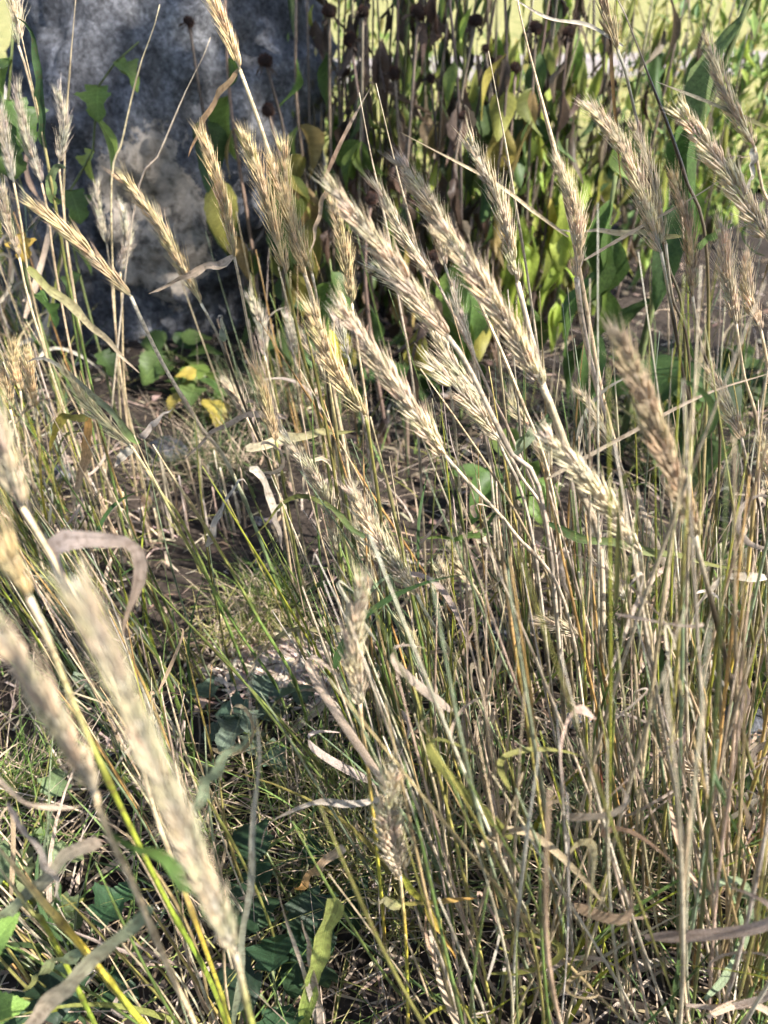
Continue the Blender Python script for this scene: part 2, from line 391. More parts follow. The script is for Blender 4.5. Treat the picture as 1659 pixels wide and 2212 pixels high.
# ------------------------------------------------------------------ ears (spikes) and culms
def lance(L, W, awn, bow, base, d, side, k=4, n=4):
    """one husk: a bowed spindle ending in an awn"""
    d = np.asarray(d, float); d /= np.linalg.norm(d); side = np.asarray(side, float); side = side - d * side.dot(d); side /= np.linalg.norm(side); o = np.cross(d, side)
    V = []; F = []; C = []
    prof = [(0, .35), (.22, .95), (.5, 1.0), (.78, .6), (1.0, .24)]
    for t, r in prof:
        c = np.asarray(base) + d * L * t + side * bow * math.sin(math.pi * min(t, 1)) * L
        for j in range(k):
            a = 2 * math.pi * (j + .5) / k; V.append(c + (side * math.cos(a) * .7 + o * math.sin(a)) * W * .5 * r); C.append(0.86 + 0.2 * t)
    for i in range(len(prof) - 1):
        for j in range(k): F.append((i * k + j, i * k + (j + 1) % k, (i + 1) * k + (j + 1) % k, (i + 1) * k + j))
    tip = np.asarray(base) + d * (L + awn * .96) + side * awn * random.uniform(.02, .16) + o * awn * random.uniform(-.1, .1)
    V.append(tip); C.append(1.2); q = (len(prof) - 1) * k
    for j in range(k): F.append((q + j, q + (j + 1) % k, len(V) - 1))
    return V, F, C
def spikelet_arrays(seed):
    random.seed(seed); bag = Bag()
    for s in (-1, 1):     # the two glumes
        V, F, C = lance(.0105 * random.uniform(.8, 1.15), .0010, .009 * random.uniform(.5, 1.2), -.06, (-.0004, s * .0011, 0), (.10, s * .10, 1), (1, s * .5, 0))
        C = np.array(C)[:, None] * np.array((1.02, .98, .93)); bag.add(V, F, C)
    for (x, y, lean, sp) in ((.0010, .0006, .20, .06), (.0012, -.0007, .16, -.05), (.0020, 0, .34, .0)):
        V, F, C = lance(.0100 * random.uniform(.8, 1.15), 0.0016, .0115 * random.uniform(.35, 1.25), .04, (x, y, .0015), (lean * .75, sp, 1), (1, 0, 0))
        C = np.array(C)[:, None] * np.array((1.0, .93, .80)); bag.add(V, F, C)
    return bag
SPK = [spikelet_arrays(50 + i) for i in range(7)]
SPK_ME = [b.mesh('spikelet', M_EAR) for b in SPK]
SPK_V = [np.vstack(b.V) for b in SPK]; SPK_C = [np.vstack(b.C) for b in SPK]; SPK_F = [b.F for b in SPK]
random.seed(5)

GOLD = (0.84, 0.71, 0.46); CREAM = (0.83, 0.76, 0.60); BEIGE = (0.80, 0.71, 0.56); PALE = (0.76, 0.72, 0.63); BROWN = (0.64, 0.53, 0.38); GREENISH = (0.70, 0.66, 0.44)  # GOLD is the husk tint with the warm sunlight on those ears mixed in
STRAW = (0.64, 0.50, 0.31); TAN = (0.60, 0.46, 0.33); LILAC = (0.48, 0.39, 0.31); PALELEAF = (0.62, 0.53, 0.42)
GREEN = (0.16, 0.24, 0.06); DKGREEN = (0.065, 0.12, 0.04); OLIVE = (0.26, 0.25, 0.07); YELGREEN = (0.36, 0.38, 0.05); GREYGREEN = (0.26, 0.31, 0.18)
ORANGE = (0.56, 0.30, 0.08); RED = (0.30, 0.07, 0.05); DARK = (0.06, 0.045, 0.03); YELLOW = (0.58, 0.42, 0.06)
STEM_STYLE = {
    'straw': [(0, STRAW), (.5, STRAW), (1, (.48, .38, .22))],
    'grey': [(0, (.60, .49, .33)), (.3, (.50, .40, .30)), (.6, (.62, .53, .38)), (1, STRAW)],
    'green': [(0, STRAW), (.25, OLIVE), (.5, GREEN), (.8, GREEN), (1, OLIVE)],
    'olive': [(0, OLIVE), (.3, (.18, .16, .05)), (.6, GREEN), (1, STRAW)],
    'dark': [(0, BROWN), (.12, DARK), (.35, (.1, .08, .05)), (.5, OLIVE), (1, STRAW)],
    'red': [(0, TAN), (.3, ORANGE), (.45, RED), (.5, STRAW), (.68, ORANGE), (.8, RED), (.86, STRAW), (1, STRAW)],
    'yellow': [(0, STRAW), (.3, YELLOW), (.55, YELGREEN), (.8, YELLOW), (1, STRAW)],
    'lime': [(0, TAN), (.25, YELGREEN), (.6, (.24, .33, .04)), (1, YELGREEN)],
    'halfgreen': [(0, GOLD), (.3, STRAW), (.45, GREYGREEN), (.7, GREEN), (1, OLIVE)],
}
STALKS = []
def culm(root, org, P, style, r0, r1):
    n = len(P); t = np.linspace(0, 1, n)
    col = stops(t, STEM_STYLE[style]) * np.array(jit((1, 1, 1), .1))
    R = np.linspace(r0, r1, n) * (np.clip(t / .15, .35, 1) if root['category'] == 'bare stalk' else 1); ph = random.uniform(.12, .3); k = ph
    while k < .98:
        i = int(k * (n - 1)); R[i] *= 1.35; col[i] = col[i] * .45
        if i + 1 < n: col[i + 1] = col[i + 1] * .75
        k += random.uniform(.2, .32)
    V, F, C, U = tube_arr(P - org, R, 7, col)
    return ob('stem', mesh('stem', V, F, M_STEM, C, U), root)
def foot_of(last, prev, k=.55):
    d = last - prev; dz = max(-d[2], .25 * np.linalg.norm(d))
    f = last + d / dz * last[2] * k; f[1] = last[1] + max(-.10, min(.10, f[1] - last[1])) + random.uniform(-.02, .03)
    if f[1] < .02: f[1] = .02
    f[2] = soil_z(f[0], f[1]) - .012
    return f
BLADE_LIB = []
def add_leaf(root, org, P, w, color, col2=None, twist=0.0, fold=.3, name='leaf', tip=True, n=18):
    Q = catmull(P, n); t = np.linspace(0, 1, n)
    W = w * np.clip(np.minimum((t + .02) / .10, 1) ** .5, 0, 1) * (np.clip((1 - t) / .55, 0.02, 1) ** .7 if tip else np.ones(n)) * (1 + .12 * np.sin(t * 17 + w * 900)) * np.array([random.uniform(.86, 1.1) for _ in range(n)])
    if w > .004:
        Q = Q + np.stack([.0009 * np.sin(t * 21 + w * 1e4), .0012 * np.sin(t * 16 + 2), .0009 * np.cos(t * 19)], 1)
    tw = twist * t + .5 * np.sin(t * 5 + w * 777) * min(1, abs(twist) + .3)
    c = stops(t, [(0, color), (1, col2 or color)])
    c = c * (1 + .1 * np.sin(t * 31)[:, None])
    V, F, C, U = ribbon_arr(Q - org, W, tw, fold, cols=c)
    return ob(name, mesh('leaf', V, F, M_BLADE, C, U), root)

def make_ear(root, org, P, tint, sub, fatk=1.0):
    """P runs from the foot of the ear to its tip"""
    Lr = np.linalg.norm(np.diff(P, axis=0), axis=1).sum()
    n = 40; Q = catmull(P, n); T = tangents(Q)
    V, F, C, U = tube_arr(Q - org, np.linspace(.0011, .0005, n), 5, np.tile(np.array(tint) * .8, (n, 1)))
    bag = Bag(); bag.add(V, F, C, U)
    nodes = max(8, int(Lr / .0040)); ph = random.uniform(0, 3.14)
    a = np.array((0.3, -1, .1)); place = []
    fat = random.uniform(.9, 1.08) * fatk
    for i in range(nodes):
        t = (i + .3) / nodes * .965; j = min(n - 1, t * (n - 1)); i0 = int(j); p = Q[i0] + (Q[min(i0 + 1, n - 1)] - Q[i0]) * (j - i0); tan = T[i0]
        s1 = np.cross(tan, a); s1 /= np.linalg.norm(s1); s2 = np.cross(tan, s1)
        base_ang = ph + (0 if i % 2 else math.pi)
        prof = .72 + .34 * math.sin(math.pi * min(1, t * 1.05 + .12)) if t < .9 else .78
        for off in (-.62, .62):
            if random.random() < .05: continue
            an = base_ang + off + random.gauss(0, .2)
            out = s1 * math.cos(an) + s2 * math.sin(an)
            sp = (.125 - .04 * t) * random.uniform(.4, 1.5) * (fatk if fatk > 1 else fatk ** 1.5)
            z = tan * math.cos(sp) + out * math.sin(sp); x = out - z * out.dot(z); x /= np.linalg.norm(x); y = np.cross(z, x)
            sc = prof * random.uniform(.8, 1.2)
            place.append((p + out * .0008 * fatk, x * sc * fat, y * sc * fat, z * sc * 1.12))
    if sub:
        o = ob('spike', bag.mesh('rachis', M_EAR), root)
        for p, x, y, z in place:
            m = Matrix(((x[0], y[0], z[0], p[0] - org[0]), (x[1], y[1], z[1], p[1] - org[1]), (x[2], y[2], z[2], p[2] - org[2]), (0, 0, 0, 1)))
            ob('spikelet', random.choice(SPK_ME), o, matrix=m, color=jit(tint, .16))
    else:
        for p, x, y, z in place:
            k = random.randrange(len(SPK)); R = np.stack((x, y, z), 0)
            bag.add(SPK_V[k] @ R + p - org, SPK_F[k], SPK_C[k] * np.array(jit(tint, .16)))
        o = ob('spike', bag.mesh('spike', M_EAR), root)
    return o

def stalk(label, tip, base, W, tint, style, vias=(), ear=True, r=.0014, mid=None, footk=.55, group='rye ears above the grass', Yfoot=None, dY=0.0):
    mv = ((tip[0] + base[0]) / 2, (tip[1] + base[1]) / 2)
    Y = 21.0 / W * ray(*mv)[1]
    pts = [at(*base, Y)]
    for k, v in enumerate(vias): pts.append(at(v[0], v[1], max(.05, Y + (v[2] if len(v) > 2 else 0))))
    foot = foot_of(pts[-1], pts[-2] if len(pts) > 1 else at(*tip, Y), footk)
    if pts[-1][2] < .03: pts = pts[:-1] if len(pts) > 1 else pts; foot = foot_of(pts[-1], at(*tip, Y) if len(pts) < 2 else pts[-2], footk)
    root = thing('rye_stalk' if ear else 'bare_rye_stalk', label, 'grass stalk' if ear else 'bare stalk', foot, group if ear else None)
    path = catmull(([] if ear else [at(*tip, Y)]) + pts + [foot], 34)
    culm(root, foot, path, style, r * .88, r * 1.15)
    if ear:
        ep = [at(*base, Y)] + ([at(*mid, Y)] if mid else []) + [at(*tip, Y + dY)]
        if not mid:   # a slight natural nod
            m = (ep[0] + ep[-1]) / 2; d = ep[-1] - ep[0]; nrm = np.array((d[2], 0, -d[0])); m = m + nrm * random.uniform(-.07, .09); ep = [ep[0], m, ep[-1]]
        make_ear(root, foot, np.array(ep), tint, W >= 38, .78 if W > 85 else (.88 if W > 65 else (1.18 if W > 41 else 1.0)))
    STALKS.append((root, foot, np.vstack((at(*tip, Y)[None], path)) if not ear else path, Y))
    return root
S = stalk
# --- golden ears before the boulder
S('golden rye ear cut by the top edge above the boulder, on thick straw culm', (450, -14), (518, 150), 36, GOLD, 'straw', [(560, 265), (604, 400), (650, 560), (700, 790)], r=.0019)
S('golden rye ear standing alone before the dark lower boulder, dry leaf bent at its neck', (434, 285), (506, 555), 37, GOLD, 'straw', [(516, 600), (552, 790), (592, 1000)])
S('golden rye ear leaning left across the pale boulder patch', (262, 380), (434, 655), 35, GOLD, 'dark', [(475, 735), (530, 880), (600, 1060)], mid=(350, 500))
S('leftmost golden ear of the tight trio at the right edge of the boulder', (526, 282), (618, 592), 38, GOLD, 'olive', [(650, 750), (700, 960)])
S('middle golden ear of the tight trio at the right edge of the boulder', (580, 340), (659, 594), 37, GOLD, 'straw', [(680, 660), (722, 850), (760, 1080)], r=.0018)
S('rightmost golden ear of the tight trio at the right edge of the boulder', (612, 312), (674, 590), 37, GOLD, 'dark', [(690, 680), (715, 900), (735, 1200)])
S('slim golden ear with long awns just right of the golden trio', (718, 430), (760, 655), 31, GOLD, 'straw', [(775, 760), (800, 960)])
S('golden ear leaning far left below the pale stalks, long straw culm', (63, 438), (283, 640), 37, GOLD, 'halfgreen', [(310, 700), (358, 797), (430, 916), (520, 1060)], mid=(170, 525), r=.0018)
S('grey gold ear half hidden under a long green leaf, left of centre', (140, 800), (284, 964), 36, GREENISH, 'green', [(345, 1060), (420, 1180)])
S('broad golden ear below the golden trio, left neighbour of the beige diagonal ear', (672, 662), (790, 900), 42, GOLD, 'olive', [(800, 960), (830, 1200)])
S('small golden ear hanging upright over the green leaf left of centre', (551, 790), (596, 952), 34, GOLD, 'olive', [(606, 1010), (640, 1200)])
# --- big beige ears in the middle
S('thickest beige ear in the middle, leaning left in front of its neighbours', (704, 396), (968, 728), 52, BEIGE, 'grey', [(1010, 790), (1098, 969), (1180, 1130)], mid=(830, 545), r=.0017, footk=.4)
S('crisp beige ear right behind the thickest middle ear', (806, 392), (951, 622), 38, BEIGE, 'grey', [(1000, 720), (1060, 850), (1113, 962), (1180, 1150)])
S('upper of two overlapping beige ears right of the middle', (860, 342), (990, 545), 43, BEIGE, 'straw', [(1030, 640), (1120, 850), (1200, 1100)])
S('narrow faded ear hidden behind the two overlapping beige ears', (915, 425), (962, 576), 31, BEIGE, 'grey', [(985, 650), (1040, 850)])
S('lower of two overlapping beige ears right of the middle, on a broad pale sheath', (950, 490), (1172, 835), 50, BEIGE, 'grey', [(1195, 890), (1250, 1050), (1300, 1250)], mid=(1050, 630), r=.0026, footk=.4)
S('upright beige ear with a long awn tip, in front of the brown coneflower stems', (1010, 298), (1118, 610), 40, CREAM, 'grey', [(1150, 740), (1190, 890), (1240, 1080)], r=.0024)
S('narrow ear wrapped in a pale flat sheath right of centre', (1205, 345), (1245, 600), 37, BEIGE, 'grey', [(1262, 720), (1300, 880), (1340, 1020), (1385, 1300)], r=.0026)
S('beige blunt ear running diagonally below the broad golden ear, at the very centre', (730, 656), (962, 985), 48, BEIGE, 'grey', [(1010, 1040), (1110, 1150), (1230, 1340)], mid=(840, 815), footk=.4)
S('cream ear tucked under the thickest middle ear, pointing left', (801, 574), (934, 716), 38, CREAM, 'grey', [(980, 800), (1060, 990)])
S('cream ear directly below the thickest middle ear', (930, 690), (1042, 862), 40, CREAM, 'grey', [(1080, 960), (1150, 1160)])
S('cream ear with spread tip right of the beige diagonal ear', (922, 778), (1080, 950), 42, CREAM, 'grey', [(1120, 1020), (1200, 1200)], footk=.4)
S('pale ear standing behind the thickest middle ear on its right', (978, 608), (1016, 744), 29, PALE, 'grey', [(1030, 820), (1060, 1000)])
# --- smaller ears around the centre
S('tiny pale ear on a straight stem between the golden trio and the boulder foot', (619, 684), (635, 772), 24, PALE, 'straw', [(645, 850), (670, 1000)])
S('pale whitish ear at the right foot of the boulder', (538, 634), (572, 769), 26, PALE, 'straw', [(590, 850), (620, 980)])
S('small cream ear half behind the broad golden ear', (637, 705), (692, 792), 28, CREAM, 'straw', [(720, 860), (760, 1020)])
S('faded grey ear showing between the broad golden ear and the beige diagonal ear', (724, 686), (754, 778), 30, PALE, 'grey', [(770, 850), (800, 1000)])
S('small pale ear low before the boulder foot, pointing left', (480, 824), (530, 896), 27, CREAM, 'straw', [(560, 960), (600, 1060)])
S('long cream ear on a drooping line left of centre, over the dark soil', (612, 935), (728, 1190), 36, CREAM, 'olive', [(745, 1260), (790, 1420)])
S('crisp cream ear in the lower centre, pointing left above the upright blurred ear', (757, 1055), (900, 1284), 42, CREAM, 'halfgreen', [(930, 1340), (1010, 1470), (1080, 1620)], footk=.4)
S('short cream ear directly left of the crisp lower centre ear', (768, 1128), (806, 1222), 34, CREAM, 'green', [(815, 1280), (840, 1460)])
S('small greenish ear behind the tip of the upright blurred ear', (757, 1228), (782, 1296), 30, GREENISH, 'green', [(795, 1360), (815, 1500)])
S('small greenish yellow ear right of the upright blurred ear', (862, 1342), (897, 1454), 34, GREENISH, 'green', [(910, 1530), (940, 1680)])
S('short bristly ear seen among grey stems right of the crisp lower centre ear', (944, 1218), (961, 1300), 32, CREAM, 'green', [(970, 1380), (985, 1520)])
S('slim cream ear leaning left near the pale stem bundle below centre', (973, 1178), (1022, 1262), 30, CREAM, 'straw', [(1050, 1330), (1090, 1500)])
S('small cream ear left of the folded green blade, right of centre', (1099, 846), (1141, 924), 31, CREAM, 'straw', [(1165, 990), (1200, 1150)])
S('small shaded ear below the folded green blade', (1155, 952), (1197, 1048), 30, BEIGE, 'grey', [(1215, 1110), (1240, 1260)])
S('slim cream ear running along the pale sheath, left of the blurred right ear', (1250, 842), (1338, 998), 33, CREAM, 'straw', [(1365, 1070), (1400, 1240)])
S('bleached ear pointing down the right of centre, half behind green stems', (1273, 1102), (1347, 1296), 36, PALE, 'green', [(1365, 1370), (1400, 1560)])
S('nearly flat lying ear low on the right of centre', (1160, 1339), (1256, 1376), 34, BEIGE, 'straw', [(1290, 1420), (1330, 1560)], footk=.2)
S('broad pale ear leaning left, below the blurred right ear', (1175, 943), (1382, 1192), 51, CREAM, 'straw', [(1392, 1290), (1412, 1480), (1415, 1800), (1400, 2060)], mid=(1285, 1055), r=.0017)
# --- right side
S('brown beige ear left of a dark stem, in the upper right', (1268, 218), (1428, 545), 40, BEIGE, 'dark', [(1442, 620), (1470, 780), (1512, 1050)], mid=(1358, 345))
S('narrow beige ear close behind the brown beige ear, upper right', (1371, 266), (1438, 526), 36, BEIGE, 'dark', [(1452, 640), (1490, 830)])
S('rusty brown ear standing upright on the right', (1450, 370), (1496, 640), 37, BROWN, 'dark', [(1510, 730), (1555, 960)])
S('long beige ear leaning left into the right edge', (1462, 234), (1662, 522), 42, BEIGE, 'straw', [(1720, 650), (1790, 850)], mid=(1565, 368))
S('beige ear high at the right edge against the sunlit lawn', (1526, 84), (1630, 318), 38, BEIGE, 'straw', [(1645, 400), (1690, 640)])
S('upright beige ear near the right edge under the long leaning ear', (1557, 482), (1590, 700), 36, BEIGE, 'straw', [(1605, 800), (1640, 1010)])
S('pale ear touching the right edge beside the upright beige ear', (1608, 552), (1644, 715), 35, BEIGE, 'straw', [(1665, 820), (1700, 1000)])
S('out of focus brown ear nearest the camera on the right', (1328, 706), (1502, 1158), 62, BROWN, 'dark', [(1512, 1205), (1562, 1400), (1608, 1604), (1652, 1780)], mid=(1410, 905), r=.0015)
S('cream ear with open husks left of dark stems, right of the blurred ear', (1531, 794), (1602, 948), 36, CREAM, 'dark', [(1620, 1030), (1650, 1200)])
S('dry ear low at the right among straw stems', (1424, 1540), (1546, 1698), 42, BEIGE, 'straw', [(1562, 1770), (1600, 1960)])
S('spread greenish ear crossed by a dark green blade, low right', (1508, 1500), (1570, 1600), 38, GREENISH, 'green', [(1590, 1680), (1620, 1850)])
S('half cut ear on the right edge at mid height', (1642, 948), (1662, 1070), 34, CREAM, 'yellow', [(1668, 1150), (1680, 1300)])
S('dark brown ear at the top edge right of centre', (1300, -40), (1334, 108), 37, BROWN, 'dark', [(1346, 135), (1390, 327), (1440, 560), (1480, 760)])
# --- lower foreground
S('upright pale ear slightly out of focus in the lower centre', (783, 1248), (778, 1518), 56, CREAM, 'yellow', [(782, 1570), (802, 1720), (826, 1960), (848, 2230)], r=.0013)
S('small cream ear close to the bottom, on a yellow stem', (847, 1660), (864, 1890), 54, CREAM, 'yellow', [(868, 1930), (878, 2060), (890, 2230)], r=.0012)
S('blurred golden ear cut by the left edge in the foreground', (-20, 1340), (205, 1712), 92, BEIGE, 'straw', [(230, 1790), (293, 1924), (376, 2120), (430, 2240)], mid=(98, 1520), r=.0014)
S('largest blurred ear in the left foreground', (156, 1250), (508, 2058), 100, CREAM, 'lime', [(520, 2110), (560, 2260)], mid=(330, 1640), r=.0015)
S('blurred pale ear tip at the left edge above the foreground ears', (-70, 800), (48, 1095), 72, BEIGE, 'straw', [(110, 1200), (190, 1350), (290, 1600), (350, 1800)], r=.0014)
S('blurred golden ear leaving the left edge on a broad yellow green culm', (-90, 1080), (62, 1290), 80, GOLD, 'lime', [(100, 1370), (150, 1500), (240, 1700), (322, 1870), (376, 1978), (458, 2128)], r=.0015)
# --- far left, beside the boulder
S('pale ear in the far left group, second from the left edge', (34, 188), (90, 396), 27, PALE, 'straw', [(105, 470), (130, 640)])
S('pale upright ear in front of the left flank of the boulder', (126, 193), (127, 352), 26, PALE, 'straw', [(135, 430), (160, 640)])
S('pale ear grazing the left edge beside the boulder', (2, 230), (30, 395), 27, PALE, 'straw', [(45, 480), (80, 680)])
S('small whitish ear before the lower left of the boulder', (206, 400), (231, 527), 23, PALE, 'straw', [(240, 600), (255, 760)])
S('thin whitish ear right beside the small whitish one at the boulder', (264, 446), (260, 586), 23, PALE, 'straw', [(264, 680), (272, 860)])
S('straw ear low at the left edge above the yellow ears', (6, 405), (42, 556), 29, BEIGE, 'straw', [(60, 640), (110, 800)])
S('ear cut by the top left corner', (18, -20), (40, 98), 28, CREAM, 'green', [(62, 170), (100, 330), (140, 560), (170, 760)])
S('yellow ear standing upright low on the left', (57, 752), (76, 880), 30, GOLD, 'yellow', [(84, 950), (100, 1120)])
S('yellow ear cut by the left edge below the straw ear', (-6, 790), (22, 884), 30, GOLD, 'straw', [(40, 960), (70, 1120)])
S('thin yellow ear between the two low yellow ears on the left', (30, 744), (44, 844), 28, GOLD, 'straw', [(52, 920), (75, 1060)])

# --- bare stems that stand out
B = lambda label, pts, W, style, r=.0014, footk=.5: stalk(label, pts[0], pts[1], W, STRAW, style, pts[2:], ear=False, r=r, footk=footk)
B('tall bleached culm rising past the top edge right of centre', [(1112, -30), (1130, 60), (1178, 250), (1216, 400), (1262, 640), (1302, 860), (1345, 1060)], 38, 'straw', .0021)
B('dark culm bent at the top edge, leaning right to left in the upper right', [(1330, -10), (1342, 10), (1404, 171), (1476, 372), (1530, 620)], 36, 'dark', .0016)
B('orange culm with red joints in the lower right, left of the paired one', [(1072, 1040), (1078, 1134), (1111, 1393), (1149, 1626), (1195, 1884), (1215, 2210)], 42, 'red', .0017)
B('orange culm with a red joint at mid height, right of the red jointed pair', [(1250, 1235), (1268, 1380), (1289, 1598), (1306, 1765), (1318, 1950), (1328, 2215)], 44, 'red', .0017)
B('thin straw culm before the upper boulder, left of two', [(345, 10), (332, 60), (300, 150), (265, 300), (240, 460)], 26, 'straw', .0012)
B('thin straw culm before the upper boulder, right of two', [(455, 80), (440, 120), (400, 200), (345, 330), (285, 480)], 27, 'grey', .0011)
B('slim straw culm at the left rim of the boulder, beside the vine', [(165, -20), (160, 40), (150, 160), (140, 330), (150, 560)], 27, 'straw', .0012)
B('long soft focus stem tilting right, close to the right edge', [(1662, 780), (1650, 860), (1632, 1047), (1597, 1361), (1515, 1702), (1459, 2017), (1395, 2230)], 50, 'yellow', .0014)
B('thin pale culm in front of the stand of coneflowers, left of two', [(776, 200), (800, 330), (833, 480), (860, 640), (900, 900)], 34, 'grey', .0013)
B('thin pale culm in front of the stand of coneflowers, right of two', [(812, 180), (860, 380), (892, 500), (935, 690), (980, 900)], 34, 'grey', .0013)
B('slender pale culm right of the upright beige ear', [(1055, 110), (1090, 300), (1110, 420), (1140, 600), (1165, 780), (1190, 960)], 34, 'grey', .0013)
B('green culm cut by the left edge beside the boulder', [(36, 30), (60, 140), (85, 254), (127, 487), (146, 600), (190, 800)], 32, 'green', .0016)
B('green yellow culm crossing the bottom left corner', [(-20, 1810), (0, 1835), (82, 1935), (186, 2056), (308, 2209)], 62, 'yellow', .0020, .3)
B('bright lime culm in the bottom left corner below the green yellow one', [(-20, 1850), (20, 1905), (70, 1972), (120, 2040)], 58, 'lime', .0014, .3)
B('yellow culm between the two largest blurred ears at the bottom', [(340, 1780), (376, 1867), (430, 2013), (487, 2174), (510, 2250)], 60, 'yellow', .0014, .3)
B('long green culm leaning left over the dark soil, left of centre', [(330, 960), (380, 1040), (470, 1180), (560, 1340), (640, 1480), (720, 1640)], 38, 'green', .0015, .4)
B('second green culm leaning left over the dark soil', [(290, 940), (330, 1030), (420, 1200), (520, 1370), (600, 1490), (690, 1650)], 37, 'green', .0013, .4)
B('green culm rising from the lower centre toward the golden trio', [(640, 640), (672, 760), (712, 960), (745, 1180), (790, 1440), (850, 1720)], 40, 'olive', .0014)
B('thin green culm through the middle, left of the crisp lower centre ear', [(690, 690), (716, 860), (748, 1080), (790, 1320), (850, 1600)], 40, 'green', .0014)
B('green culm behind the beige diagonal ear, slanting to the bottom', [(800, 900), (850, 1100), (905, 1360), (960, 1640), (1000, 1850)], 42, 'green', .0013)

# --- named leaves, each hung on the stalk that carries it
def nearest_stalk(v, Y=None):
    best = None
    for root, foot, path, y in STALKS:
        for p in path[::2]:
            a, b, dep = to_v(p); d = math.hypot(a - v[0], b - v[1]) + (0 if Y is None else abs(p[1] - Y) * 900)
            if best is None or d < best[0]: best = (d, root, foot, p)
    return best
def leaf(pts, w, color, col2=None, Y=None, twist=.8, rev=False, drift=0.0, fold=.3, tip=True):
    """pts start at the stem; w in layout units"""
    d, root, foot, p = nearest_stalk(pts[0], Y)
    y0 = p[1]; P = [p] if d < 30 else []
    k = len(pts)
    for i, v in enumerate(pts):
        if i == 0 and P: continue
        yg = onground(v[0], v[1], .015)[1]
        P.append(at(v[0], v[1], max(.05, min(y0 + drift * i / k, yg))))
    dep = to_v(P[len(P) // 2])[2]
    for q in P: q[2] = max(q[2], .012)
    add_leaf(root, foot, P, w * (1.25 if w < 18 else .95) * dep / FV, jit(color, .08), col2, twist, fold, tip=tip)
leaf([(1228, 512), (1150, 455), (1060, 390), (864, 285)], 6, STRAW, STRAW, .6, .1, fold=.6)
leaf([(1262, 562), (1380, 492), (1500, 425), (1556, 388)], 6, TAN, BROWN, .6, .1, fold=.6)
leaf([(1180, 1035), (1341, 945), (1516, 854), (1664, 806)], 8, BROWN, TAN, .45, .1, fold=.6)
leaf([(1346, 100), (1270, 55), (1180, 38), (1085, -20)], 6, PALELEAF, PALELEAF, .6, .1, fold=.6)
leaf([(506, 575), (475, 570), (430, 582), (320, 636)], 13, TAN, TAN, .6, .6)
leaf([(516, 152), (480, 195), (440, 260), (405, 342)], 10, (.40, .26, .14), (.36, .22, .12), .6, .3)
leaf([(478, 738), (484, 705), (476, 680), (472, 690)], 12, GREYGREEN, LILAC, .6)
leaf([(530, 972), (600, 952), (680, 936), (774, 931)], 17, GOLD, OLIVE, .58, .3)
leaf([(620, 905), (560, 893), (470, 925), (400, 992)], 11, TAN, LILAC, .6, .5)
leaf([(195, 1380), (120, 1200), (150, 1166), (240, 1160), (292, 1176), (302, 1220), (285, 1300), (266, 1372)], 44, (.52, .45, .40), (.42, .30, .20), .22, .5, fold=.15)
leaf([(775, 1355), (690, 1358), (600, 1372), (545, 1440), (524, 1482)], 11, OLIVE, LILAC, .4, .6)
leaf([(785, 1400), (735, 1455), (690, 1525), (600, 1604)], 20, PALELEAF, PALELEAF, .4, .7, tip=False)
leaf([(745, 1502), (647, 1488), (540, 1478)], 10, TAN, PALELEAF, .4)
leaf([(505, 2230), (522, 2060), (550, 1800), (556, 1590), (540, 1490), (560, 1420)], 17, GREYGREEN, PALELEAF, .15, .5)
leaf([(420, 1760), (440, 1700), (475, 1650), (550, 1578)], 28, GREYGREEN, GREYGREEN, .15, .3)
leaf([(655, 2230), (668, 2150), (692, 2050), (728, 1938)], 36, (.30, .38, .08), (.40, .42, .12), .2, .2, fold=.5, tip=False)
leaf([(700, 2240), (680, 2120), (655, 1985)], 22, LILAC, TAN, .2, .4)
leaf([(690, 2235), (660, 2110), (610, 1960), (598, 1890)], 10, PALELEAF, TAN, .2, .5)
leaf([(838, 1725), (737, 1733), (648, 1742), (587, 1774), (556, 1840)], 12, PALELEAF, LILAC, .3, 1.0)
leaf([(640, 1925), (683, 1878), (744, 1828)], 15, ORANGE, TAN, .3, .3, tip=False)
leaf([(868, 1952), (820, 1945), (760, 1940)], 14, OLIVE, LILAC, .25)
leaf([(868, 1952), (920, 1948), (1035, 1940)], 11, OLIVE, ORANGE, .25)
leaf([(864, 1892), (905, 1930), (950, 2010), (985, 2070)], 14, YELGREEN, ORANGE, .25, .4)
leaf([(-20, 2000), (90, 1906), (161, 1835), (218, 1812)], 30, GREYGREEN, TAN, .12, .3, tip=False)
leaf([(322, 1964), (233, 2039), (150, 2121), (60, 2215)], 42, GREYGREEN, TAN, .12, .4, tip=False)
leaf([(240, 1790), (286, 1818), (340, 1842), (412, 1924), (452, 1982)], 32, (.12, .20, .04), DKGREEN, .13, .6)
leaf([(186, 2056), (130, 2070), (90, 2096), (54, 2140)], 26, GREYGREEN, OLIVE, .14, .5)
leaf([(20, 1740), (54, 1792), (100, 1864), (134, 1946)], 20, LILAC, PALELEAF, .18, .6)
leaf([(-10, 1675), (29, 1710), (64, 1735), (143, 1746), (178, 1741)], 18, TAN, TAN, .2, .8)
leaf([(1177, 1150), (1281, 1166), (1393, 1187), (1604, 1233)], 15, DKGREEN, OLIVE, .42, .3)
leaf([(1200, 890), (1160, 918), (1130, 945), (1108, 978)], 15, DKGREEN, GREYGREEN, .5, .5)
leaf([(1196, 895), (1150, 940), (1110, 985), (1090, 1020)], 16, GREYGREEN, GREYGREEN, .5, .2)
leaf([(1195, 1200), (1224, 1183), (1212, 1230), (1232, 1298)], 18, PALELEAF, LILAC, .45, 1.0)
leaf([(1662, 1252), (1602, 1241), (1544, 1262), (1509, 1304), (1488, 1384)], 15, PALELEAF, PALELEAF, .4, .8)
leaf([(1425, 1500), (1416, 1400), (1414, 1310)], 30, DKGREEN, DKGREEN, .45, .2, fold=.5)
